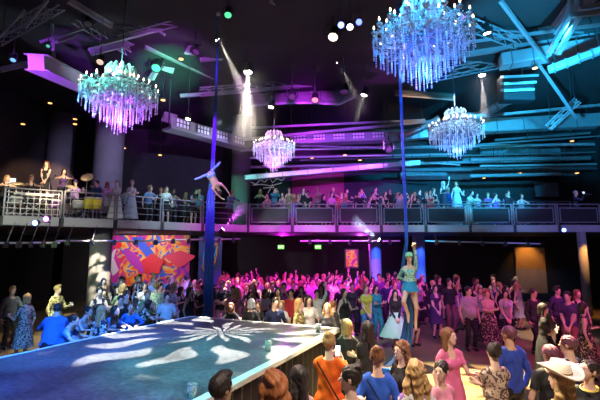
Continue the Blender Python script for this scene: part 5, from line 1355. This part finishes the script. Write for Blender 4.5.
drum(loc_b(80, .6), .2, .3, (.6, .58, .55), 'pale tom drum left of the yellow congas'); drum(loc_b(17, .4), .2, .3, (.5, .45, .4), 'pale tom drum below the keyboard player'); drum(loc_b(55, .95), .24, .3, (.3, .1, .4), 'violet-lit snare drum in the middle of the band')
def cymbal(p, z, label, tilt=.3):
    o = empty('cymbal_stand', p); tag(o, label, 'cymbal', 'cymbals of the band'); MB().tube([(0, 0, .1), (0, 0, z)], .014, 6).build('stand_pole', SILVER, o)
    for a in range(3): MB().tube([(0, 0, .3), (.28 * math.cos(a * 2.1), .28 * math.sin(a * 2.1), 0)], .01, 5).build('leg', SILVER, o)
    MB().lathe([(0, .04), (.05, .03), (.24, 0), (.24, -.004), (0, .02)], (0, 0, z), 20, Euler((tilt, .2, 0)).to_matrix()).build('cymbal_plate', mat('cymbal_brass', (.8, .65, .35), .3, .6, noise=.1), o, True)
cymbal(loc_b(72, .9), 1.35, 'cymbal right of the violet-lit snare drum'); cymbal(loc_b(87, .75), 1.75, 'tilted cymbal catching white light left of the drummer', .9); cymbal(loc_b(17, .8), 1.3, 'cymbal near the far left of the band')
kb = loc_b(36, .42); k_ = empty('keyboard', kb, .5); tag(k_, 'white keyboard on a cross stand in front of the seated woman', 'keyboard')
MB().box((0, 0, .85), (1.25, .34, .1), bev=.02).build('keyboard_body', mat('cream_plastic', (.8, .74, .62), .4, noise=.05), k_); b = MB()
for i in range(20): b.box((-.55 + i * .058, -.06, .905), (.03, .14, .012))
b.build('black_keys', BLACK, k_)
for sx in (-1, 1): MB().tube([(sx * .45, -.12, 0), (-sx * .45, .12, .8)], .018, 6).build('cross_leg', SILVER, k_)
for i, (px, d) in enumerate(((50, .7), (66, .55), (41, 1.5))):
    o = empty('microphone_stand', loc_b(px, d)); tag(o, 'tall microphone stand %s' % ['right of the keyboard', 'left of the pale tom drum', 'behind the keyboard player'][i], 'microphone'); MB().tube([(0, 0, 0), (0, 0, 1.4), (.25, -.1, 1.65)], .012, 6).build('stand_pole', SILVER, o)
    MB().lathe([(0, .03), (.16, .015), (.16, 0), (0, 0)], n=14).build('base', METAL, o); MB().tube([(.25, -.1, 1.65), (.3, -.12, 1.7)], [.03, .02], 8).build('microphone', METAL, o)
lp_ = loc_b(9, 1.9); o = empty('laptop', lp_ + Vector((0, 0, 0)), .4); tag(o, 'laptop glowing pale on a stand at the far left of the balcony', 'laptop')
MB().box((0, 0, 1.42), (.36, .26, .02)).build('keyboard_deck', SILVER, o); MB().box((0, .12, 1.55), (.36, .015, .25), (R(-12), 0, 0)).build('screen', mat('laptop_glow', (.5, .6, .7), .4, emit=(.7, .85, 1), estr=.7, noise=.1), o); MB().tube([(0, 0, 0), (0, 0, 1.41)], .03).build('stand_pole', METAL, o)
# speaker cabinets at right of the balcony front
for i, px in enumerate((538, 549)):
    p = W(px, 200, 20.9); o = empty('loudspeaker', (p.x, 20.9, ZT)); tag(o, ['black loudspeaker stack left of the pair at the right balcony', 'black loudspeaker stack right of the pair at the right balcony'][i], 'loudspeaker')
    MB().box((0, 0, .7), (.5, .45, 1.4), bev=.02).build('cabinet', BLACK, o)
    for z_ in (.35, .95): MB().lathe([(0, .03), (.12, .015), (.18, 0), (.2, .01), (.2, -.01)], (0, -.235, z_), 20, Matrix.Rotation(R(90), 3, 'X')).build('speaker_cone', METAL, o)
# ------------------------------------------------------------------ lights
def lamp_nodes(l, col, gobo=None, gs=1.0, thr=.5):
    l.use_nodes = True; nt = l.node_tree; em = nt.nodes['Emission']; em.inputs[0].default_value = (*col, 1)
    tc = nt.nodes.new('ShaderNodeTexCoord'); sx = nt.nodes.new('ShaderNodeSeparateXYZ'); nt.links.new(tc.outputs['Normal'], sx.inputs[0])
    def mth(op, a, b=None):
        m = nt.nodes.new('ShaderNodeMath'); m.operation = op
        for i, q in enumerate((a, b)):
            if q is None: continue
            if isinstance(q, (int, float)): m.inputs[i].default_value = q
            else: nt.links.new(q, m.inputs[i])
        return m.outputs[0]
    X = mth('DIVIDE', sx.outputs[0], sx.outputs[2]); Y = mth('DIVIDE', sx.outputs[1], sx.outputs[2])
    if gobo == 'petals':
        r = mth('SQRT', mth('ADD', mth('MULTIPLY', X, X), mth('MULTIPLY', Y, Y))); a = mth('ARCTAN2', Y, X)
        p = mth('SINE', mth('ADD', mth('MULTIPLY', a, 15.0), mth('MULTIPLY', mth('SINE', mth('MULTIPLY', r, 60 * gs)), .9)))
        rr = mth('SINE', mth('ADD', mth('MULTIPLY', r, 42.0 * gs), mth('SINE', mth('MULTIPLY', a, 5.0))))
        f = mth('MULTIPLY', mth('GREATER_THAN', mth('ADD', p, mth('MULTIPLY', rr, .8)), thr), 1.0)
        mr = nt.nodes.new('ShaderNodeMapRange'); mr.inputs[1].default_value = thr - .15; mr.inputs[2].default_value = thr + .15
        nt.links.new(mth('ADD', p, mth('MULTIPLY', rr, .8)), mr.inputs[0]); f = mr.outputs[0]
    else:
        cv = nt.nodes.new('ShaderNodeCombineXYZ'); nt.links.new(X, cv.inputs[0]); nt.links.new(Y, cv.inputs[1])
        n = nt.nodes.new('ShaderNodeTexNoise'); n.inputs['Scale'].default_value = gs; n.inputs['Detail'].default_value = 1; n.inputs['Distortion'].default_value = .8
        nt.links.new(cv.outputs[0], n.inputs[0]); mr = nt.nodes.new('ShaderNodeMapRange'); mr.inputs[1].default_value = thr - .03; mr.inputs[2].default_value = thr + .03
        nt.links.new(n.outputs[0], mr.inputs[0]); f = mr.outputs[0]
    nt.links.new(f, em.inputs[1])
def spot(loc, tgt, col, E, ang, blend=.5, r=.08, gobo=None, gs=1.0, thr=.3, parent=None):
    l = bpy.data.lights.new('spot', 'SPOT'); l.color = col if not gobo else (1, 1, 1); l.energy = E; l.spot_size = R(ang); l.spot_blend = blend; l.shadow_soft_size = r
    o = bpy.data.objects.new('spot', l); COL.objects.link(o); loc, tgt = Vector(loc), Vector(tgt); o.location = loc
    o.rotation_euler = (tgt - loc).to_track_quat('-Z', 'Y').to_euler()
    if gobo: lamp_nodes(l, col, gobo, gs, thr)
    return o
def pointl(loc, col, E, r=.15):
    l = bpy.data.lights.new('point', 'POINT'); l.color = col; l.energy = E; l.shadow_soft_size = r
    o = bpy.data.objects.new('point', l); COL.objects.link(o); o.location = loc; return o
_fx = None
def fixture(loc, tgt, lens_col, lens_e, label, s=1.0):
    """a par can: yoke, hook clamp, housing, lens; aimed at tgt"""
    loc, tgt = Vector(loc), Vector(tgt); root = empty('stage_spotlight', loc); root.scale = (s,) * 3
    tag(root, label, 'spotlight', 'theatre spotlights on the rig')
    d = (tgt - loc).normalized(); M = d.to_track_quat('-Z', 'Y').to_matrix()
    MB().lathe([(0, .3), (.07, .3), (.1, .24), (.11, .05), (.13, 0), (.12, -.02), (.11, 0)], n=14, M=M).build('lamp_housing', BLACK, root, True)
    k = 'lens_%d_%d_%d_%d' % (*[int(c * 20) for c in lens_col], int(lens_e))
    MB().lathe([(0, .0), (.1, -.0), (.1, -.01), (0, -.02)], n=14, M=M).build('lens', mat(k, lens_col, .3, emit=lens_col, estr=lens_e, noise=.01), root)
    MB().tube([(-.16, 0, 0), (-.16, 0, .28), (.16, 0, .28), (.16, 0, 0)], .015, 6).build('yoke', METAL, root)
    MB().tube([(0, 0, .28), (0, 0, .46)], .025, 6).build('hook_clamp', METAL, root)
    MB().tube([(0, 0, .4), (0, 0, (11 - loc.z) / s)], .012, 5).build('hanging_rod', METAL, root)
    return root, loc + d * .06 * s
WARM = (1, .82, .62); WHITE = (1, .93, .85)
MAG = (.9, .01, .95); BLU = (.03, .16, 1); CY = (.02, .5, 1); VIO = (.38, .06, 1); GRN = (.03, .8, .32)

def rig(px, py, Y, tgt, col, E, ang, label, s=1.0, le=30, **kw):
    f, p = fixture(W(px, py, Y), tgt, col, le, label, s); return spot(p, tgt, col, E, ang, **kw) if E else None
# visible rig lamps (with beams in the haze)
rig(219, 39, 14.6, tuple(W(262, 130, 15.4)), (1, .9, .75), 5200, 12, 'bright spotlight throwing a white beam, upper left of the acoustic panel', 1.3, 60, r=.03, blend=.3)
rig(248, 72, 15.2, tuple(W(246, 150, 15.0)), (1, .86, .72), 13000, 26, 'brightest spotlight with a wide striped white beam above the small violet chandelier', 1.4, 90, r=.03, gobo='petals', gs=.5, thr=-.3)
rig(482, 75, 17, tuple(W(485, 130, 17)), (1, .9, .85), 3500, 14, 'spotlight with a white beam between large and small blue chandeliers', 1.3, 60, r=.03, blend=.3)
rig(338, 62, 16.5, tuple(W(354, 92, 16.8)), (1, .9, .85), 1300, 13, 'spotlight throwing a short beam onto the purple acoustic panel', 1.0, 20, r=.03)
rig(364, 95, 16.6, tuple(W(355, 125, 16.6)), (1, .9, .8), 1300, 13, 'dark spotlight with a pale beam at the right end of the acoustic panel', 1.2, 20, r=.03)
rig(271, 107, 17, (-3.0, 16, 1), (1, .88, .75), 1300, 12, 'small spotlight at the left end of the acoustic panel', 1.1, 20, r=.03)
rig(487, 33, 13, (8.5, 14, 0), (1, .8, .7), 4500, 15, 'spotlight on a blue bracket right of the large blue chandelier', 1.2, 15, r=.03)
rig(188, 119, 16.2, (-5.6, 14.5, 0), (1, .85, .6), 4500, 12, 'spotlight hung just above the left end of the diagonal catwalk', .9, 20, r=.03)
rig(196, 52, 14, (-6, 9, 1), (.1, .1, .1), 0, 10, 'unlit spotlight beside the small green panel near the top', 1.2, 0)
rig(315, 100, 16.5, (0, 12, 0), (1, .5, .2), 0, 10, 'amber lamp head beneath the middle of the acoustic panel', 1.4, .4)
rig(292, 97, 16.5, (-1, 12, 0), (.1, .1, .1), 0, 10, 'unlit dark lamp head beneath the left half of the acoustic panel', 1.5, 0)
rig(344, 92, 16, (1, 12, 0), (.1, .1, .1), 0, 10, 'unlit dark lamp head beneath the right half of the acoustic panel', 1.5, 0)
rig(389, 150, 19.6, (2, 12, 0), (.1, .1, .1), 0, 10, 'black lamp head at the right end of the violet catwalk', 1.6, 0)
rig(333, 37, 13, (-1, 9, 0), (1, .8, .6), 0, 10, 'pale moving lamp head left of the blue lamp cluster', 1.6, 3)
rig(341, 25, 12, (0, 5, 2), (.2, .3, 1), 0, 10, 'first blue lamp of the cluster left of the large chandelier', 1.0, 3)
rig(350, 27, 12, (0, 5, 2), (.9, .9, 1), 0, 10, 'white lamp of the cluster left of the large chandelier', 1.0, 4)
rig(359, 22, 12.4, (0, 5, 2), (.1, .15, 1), 0, 10, 'second blue lamp of the cluster left of the large chandelier', 1.0, 3)
rig(461, 18, 11, (6, 6, 0), (.5, .1, 1), 0, 10, 'violet lamp touching the upper right of the large blue chandelier', 1.0, 3)
rig(228, 15, 12, (-2, 8, 0), (.1, .9, .35), 0, 10, 'green lamp at the top edge left of centre', 1.1, .8)
rig(13, 60, 12.5, (-8, 8, 0), (.1, .7, .3), 0, 10, 'green lamp near the left edge of the rig', .8, .4)
rig(48, 46, 12.5, (-6, 8, 0), (.1, .7, .3), 0, 10, 'small green lamp right of the left edge of the rig', .6, .4)
rig(100, 62, 13, (-6, 8, 0), (1, .8, .6), 0, 10, 'tilted pale lamp left of the white and violet chandelier', 1.1, .5)
rig(156, 68, 16, (-6, 10, 0), (.1, .7, .3), 0, 10, 'green-lit lamp right of the white and violet chandelier', 1.8, 0)
rig(88, 24, 13, (-6, 10, 0), (.1, .1, .1), 0, 10, 'dark lamp cluster on the upper left truss', 1.3, 0)
# lamps on the balcony edge
def edge_light(px, py, Y, tgt, col, E, ang, label, le=40, **kw):
    p = W(px, py, Y); loc = Vector(p); tgt = Vector(tgt); root = empty('edge_spotlight', loc); tag(root, label, 'spotlight', 'spotlights clamped to the balcony edge')
    d = (tgt - loc).normalized(); M = d.to_track_quat('-Z', 'Y').to_matrix()
    MB().lathe([(0, .24), (.08, .22), (.1, .02), (.11, 0), (.09, 0)], n=12, M=M).build('lamp_housing', BLACK, root, True)
    MB().lathe([(0, 0), (.09, -.005), (0, -.02)], n=12, M=M).build('lens', mat('edge_lens_%d_%d_%d' % tuple(int(c * 20) for c in col), col, .3, emit=col, estr=le, noise=.01), root)
    MB().tube([(0, 0, -.1), (0, .28, -.1)], .02, 6).build('rail_mount', METAL, root)
    if E: spot(loc + d * .05, tgt, col, E, ang, **kw)
edge_light(223, 229, 17.9, W(262, 188, 17.6), (.75, .1, 1), 3000, 26, 'violet spotlight shining up behind the left silk', r=.03)
edge_light(379, 240, 18.4, W(345, 214, 18.0), (.6, .75, 1), 3000, 26, 'white-blue spotlight shining up at the balcony edge right of centre', r=.03)
edge_light(35, 223, 13.9, (-8, 4, 2), (.1, .15, 1), 0, 30, 'blue lamp at the balcony edge below the seated keyboard player', 14)
edge_light(46, 219, 14.0, (-7, 4, 2), (.4, .1, 1), 0, 30, 'violet lamp right of the blue lamp under the drum kit', 10)
edge_light(564, 230, 18.5, (8, 8, 2), (.1, .2, 1), 0, 30, 'small blue lamp at the right end of the balcony edge', 8)

# washes
ZH = 9.5
# magenta on the middle of the crowd
for x, tx, e in ((-4, -2.6, 1500), (-.5, .1, 1900), (3.6, 2.6, 1500)):
    spot((x, 8.6, ZH), (tx, 18.4, 1.0), MAG, e * 2.6, 34, .6)
spot((-1, 23, 3.6), (0, 17.5, .8), MAG, 500, 110, .8); spot((3.5, 23, 3.6), (3, 17.5, .8), (.8, .05, 1), 400, 110, .8)
# blue behind the left silk, blue on the stage-side crowd
spot((-7.2, 9, ZH), (-5.6, 15.8, 1.0), (.04, .25, 1), 7000, 26, .5)
spot((-2.5, 2.5, 7.5), (-4.6, 8.6, 1.2), (.06, .28, 1), 4500, 34, .5)
spot((-3.5, 1.5, 8), (-3.4, 5.8, 1.1), (.01, .14, 1), 4200, 46, .7)
# pale green-white on the left cluster
spot((-6, 7.5, 9), (-6.6, 13.2, 1.2), (.75, 1, .72), 5500, 28, .5)
spot((-8.5, 9, 8.5), (-8.2, 12.4, 1.0), (1, .72, .4), 3000, 34, .5, gobo='noise', gs=7, thr=.5)
# stage: green centre + white petals + blue
spot((-2.2, 3.2, 8.5), (-1.1, 6.6, 1.1), (.01, .8, .38), 3600, 32, .8)
spot((-.4, 10.5, ZH), tuple(G(222, 332, ZS)), (1, .93, .8), 17000, 38, .3, r=.02, gobo='petals', gs=.85, thr=.45)
spot((-.8, 3.6, 8), (-.2, 10.1, 1.5), (1, .84, .62), 2600, 20, .6)
# warm patterned light on floor and foreground right
spot((3.5, 11, 9.8), (3.2, 7.2, .5), (1, .8, .42), 38000, 44, .5, r=.02, gobo='noise', gs=9, thr=.46)
spot((1.8, 1.2, 8.6), (.9, 4.8, 1.4), (1, .84, .66), 1700, 60, .7)
spot((-3.5, 8, 9), (1.2, 4.6, 1.3), (1, .82, .6), 4500, 24, .6)
spot((-5, 9.5, 8.6), (.2, 9.3, 1.4), (1, .78, .5), 3200, 16, .6)
# magenta and violet on the right
spot((8, 4, 8.5), (6, 12.8, 1.1), (1, .12, .6), 2300, 40, .7)
spot((9, 9, 8.5), (7.5, 11.5, .1), (1, .1, .5), 1100, 30, .6, gobo='noise', gs=6, thr=.52)
spot((5.5, 7.6, 8), (3, 5, 1.4), (1, .1, .75), 1000, 40, .6)
spot((1, 5, 8.5), (3.6, 14.5, 1.2), (.5, .25, 1), 1700, 26, .6)
spot((0, 6.5, 8.5), (1.9, 12.5, 1.2), (.3, .9, .85), 900, 18, .6)
# aerialists
spot((1, 4, 9.2), (2.4, 9.4, 2.2), (.85, 1, .8), 1100, 20, .6)
spot((-5, 7, 6.2), (-2.8, 12.7, 5.0), (.85, .95, 1), 900, 16, .5)
spot((0, 8, 9.5), (2.3, 9.6, 3.4), (.03, .35, 1), 400, 24, .6)
spot((-1.2, 9.5, 9), (-2.8, 12.8, 4), (.03, .3, 1), 450, 26, .6)
# balcony washes
spot((-6, 10, 8.6), (-10.4, 16.3, 5.3), (1, .78, .5), 4200, 26, .5, gobo='noise', gs=9, thr=.42)
spot((-5.5, 11.5, 9), (-8.6, 16.9, 5.4), (.6, .1, 1), 1800, 22, .6)
spot((-4, 12, 9), (-6.6, 18, 5.2), (.2, .4, 1), 320, 30, .6)
spot((-3, 15, 8), (-6.5, 18, 4.0), (.55, .7, .9), 500, 40, .6)
spot((2, 11, 9.5), (1.2, 19.5, 5.0), (.6, .12, 1), 1200, 34, .6)
spot((8, 11, 9.5), (7.2, 19.6, 5.0), (.03, .5, .95), 2000, 36, .6)
spot((13, 12, 9.5), (12, 19.4, 4.6), (.3, .25, 1), 900, 40, .6)
spot((4, 18.5, 8.5), (4, 21.8, 5.6), (.55, .1, 1), 500, 90, .7)
spot((9, 18.5, 8.5), (9, 22, 5.6), (.05, .45, 1), 800, 90, .7)
# fascia wash
spot((4, 14, 8), (5, 18.9, 3.9), (.6, .5, .85), 230, 70, .8); spot((-9, 9.5, 6.5), (-9.5, 14.4, 3.9), (.85, .95, .75), 500, 50, .8)
# washes on ducts and ceiling
spot((9, 9, 8), (9.5, 21.5, 7.9), CY, 11000, 42, .7); spot((6, 9.5, 6), (11.5, 15, 9.3), CY, 9000, 44, .7); spot((6, 9, 6), (7.4, 13.8, 10.4), CY, 4200, 50, .7); spot((8, 14, 6.5), (10.5, 21.5, 8.2), (.05, .8, 1), 900, 34, .7)
spot((1, 11, 6.5), (2.2, 21, 7.7), VIO, 4800, 34, .7); spot((-1, 13, 7), (-.3, 21.2, 7.1), (.05, .7, .8), 420, 24, .7)
spot((.2, 8.5, 8.4), (.2, 18.8, 9.7), (.6, .03, 1), 9000, 19, 1); spot((4.6, 12, 8.6), (5.6, 19.3, 10), (1, .75, .55), 1200, 16, .6)
spot((-3, 11, 7), tuple(W(168, 70, 17)), GRN, 7000, 26, .9); spot((-10, 8, 6), tuple(W(62, 74, 14)), VIO, 5000, 26, .9); spot((-2, 9, 7.5), (-4.4, 13.8, 9.4), (.6, .08, 1), 3500, 34, 1)
spot((-1, 12, 7), (-4.0, 18, 7.4), (.5, .4, 1), 2500, 20, .5)
spot((-5, 14, 7), (-10, 20.5, 7.2), (.45, .4, .85), 1300, 34, .7); spot((-6, 18, 6), (-3.9, 23, 6.2), (.2, .9, .6), 420, 26, .6)
spot((-6.5, 12, 9), (-13.2, 20.5, 6.2), (1, .55, .35), 3500, 22, .5)
# under the balcony
spot((-8, 18.2, 3.5), (-8.2, 21, 2.6), (1, .9, .9), 200, 120, .8); spot((-4.6, 19.3, 3.5), (-4.7, 21.3, 2.6), (.8, .85, 1), 60, 100, .8)
for x in (W(377, 260, 21.2).x, W(422, 260, 21.2).x): spot((x, 20.4, .4), (x, 21.25, 2.6), (.02, .08, 1), 160, 70, .6); spot((x, 20.5, 3.6), (x, 21.25, 1.6), (.02, .08, 1), 120, 70, .6)
spot((W(531, 260, 23).x, 22.6, 3.65), (W(531, 260, 23).x, 23.4, 1.8), (1, .42, .08), 70, 90, .8); spot((W(589, 260, 18).x, 17.6, 3.6), (W(589, 260, 18).x, 18.3, 2.0), (1, .4, .06), 250, 60, .7)
spot((-5.2, 11.2, 6.0), (W(92, 268, 15.8).x, 15.8, 1.9), (1, .82, .6), 9000, 13, .3, r=.02, gobo='noise', gs=11, thr=.5)
spot((-8, 12.5, 3.3), (W(92, 268, 15.8).x, 15.8, 1.6), (.3, .8, .35), 60, 60, .6)
# chandelier lamps
for (p, s), cin, ctop, clow, E in zip(CH, [(.3, 1, .9), (.03, .22, 1), (.7, .15, 1), (.3, .55, 1)], [(.15, 1, .8), (.02, .42, 1), (.8, .3, 1), (.3, .6, 1)], [(.36, .08, .8), (.03, .13, 1), (.6, .1, 1), (.08, .25, 1)], (1.15, .95, .5, .6)):
    pointl(p + Vector((0, 0, .15)), cin, 60 * E, .1)
    pointl(p + Vector((0, 0, -.8)), clow, 50 * E, .1)
    spot(p + Vector((-1.4, -3.4, 2.2)), p + Vector((0, 0, .3)), ctop, 1900 * E, 36, .5)
    spot(p + Vector((.9, -3.4, -2.4)), p + Vector((0, 0, -.8)), clow, 900 * E, 32, .5)

# local haze volumes, shaped around the beams to make them show
def haze_mat(hx, hy, hz_, dens):
    hm = bpy.data.materials.new('stage_haze'); hm.use_nodes = True; nt = hm.node_tree; nt.nodes.remove(nt.nodes['Principled BSDF']); vs = nt.nodes.new('ShaderNodeVolumeScatter')
    vs.inputs['Anisotropy'].default_value = .1; nt.links.new(vs.outputs[0], nt.nodes['Material Output'].inputs['Volume'])
    tc = nt.nodes.new('ShaderNodeTexCoord'); gr = nt.nodes.new('ShaderNodeVectorMath'); gr.operation = 'LENGTH'; mr = nt.nodes.new('ShaderNodeMapRange')
    mp = nt.nodes.new('ShaderNodeVectorMath'); mp.operation = 'MULTIPLY'; mp.inputs[1].default_value = (1 / hx, 1 / hy, 1 / hz_)
    nt.links.new(tc.outputs['Object'], mp.inputs[0]); nt.links.new(mp.outputs[0], gr.inputs[0]); nt.links.new(gr.outputs['Value'], mr.inputs[0])
    mr.inputs[1].default_value = 1.0; mr.inputs[2].default_value = .6; mr.inputs[3].default_value = 0; mr.inputs[4].default_value = dens
    nt.links.new(mr.outputs[0], vs.inputs['Density']); return hm
for (x0, y0, x1, y1, Y, th, lab) in ((200, 24, 286, 150, 15.0, 1.6, 'smoke haze catching the two bright white beams above the small violet chandelier'), (466, 66, 504, 122, 17, .9, 'smoke haze under the spotlight between the blue chandeliers'),
        (330, 60, 378, 124, 16.6, 1.0, 'smoke haze around the beams right of the acoustic panel'), (352, 208, 384, 242, 18.1, .9, 'smoke haze over the white-blue lamp on the balcony edge'), (216, 196, 248, 232, 17.6, .9, 'smoke haze over the violet lamp behind the left silk')):
    a, b = W(x0, y1, Y), W(x1, y0, Y)
    m = MB(); V = []; F = []; nu, nv = 10, 16
    for i in range(nu + 1):
        f = PI * i / nu
        for j in range(nv): t = 2 * PI * j / nv; V.append((math.sin(f) ** .6 * math.cos(t) * (b.x - a.x) / 2 * 1.1, math.sin(f) ** .6 * math.sin(t) * th / 2, math.cos(f) * (b.z - a.z) / 2 * 1.1))
    for i in range(nu):
        for j in range(nv): F.append((i * nv + j, (i + 1) * nv + j, (i + 1) * nv + (j + 1) % nv, i * nv + (j + 1) % nv))
    hz = m.add(V, F).build('haze', haze_mat((b.x - a.x) / 2 * 1.1, th / 2, (b.z - a.z) / 2 * 1.1, .07)); hz.location = ((a.x + b.x) / 2, Y, (a.z + b.z) / 2); tag(hz, lab, 'haze', kind='stuff')
w = bpy.data.worlds.new('world'); SC.world = w; w.use_nodes = True
w.node_tree.nodes['Background'].inputs[0].default_value = (.5, .48, .55, 1); w.node_tree.nodes['Background'].inputs[1].default_value = .09
SC.view_settings.view_transform = 'Standard'; SC.view_settings.look = 'None'; SC.view_settings.exposure = .6; SC.view_settings.gamma = 1
SC.cycles.volume_step_rate = .4; SC.cycles.max_bounces = 4; SC.cycles.diffuse_bounces = 2; SC.cycles.glossy_bounces = 2; SC.cycles.transmission_bounces = 4; SC.cycles.volume_bounces = 0
SC.cycles.sample_clamp_indirect = 3
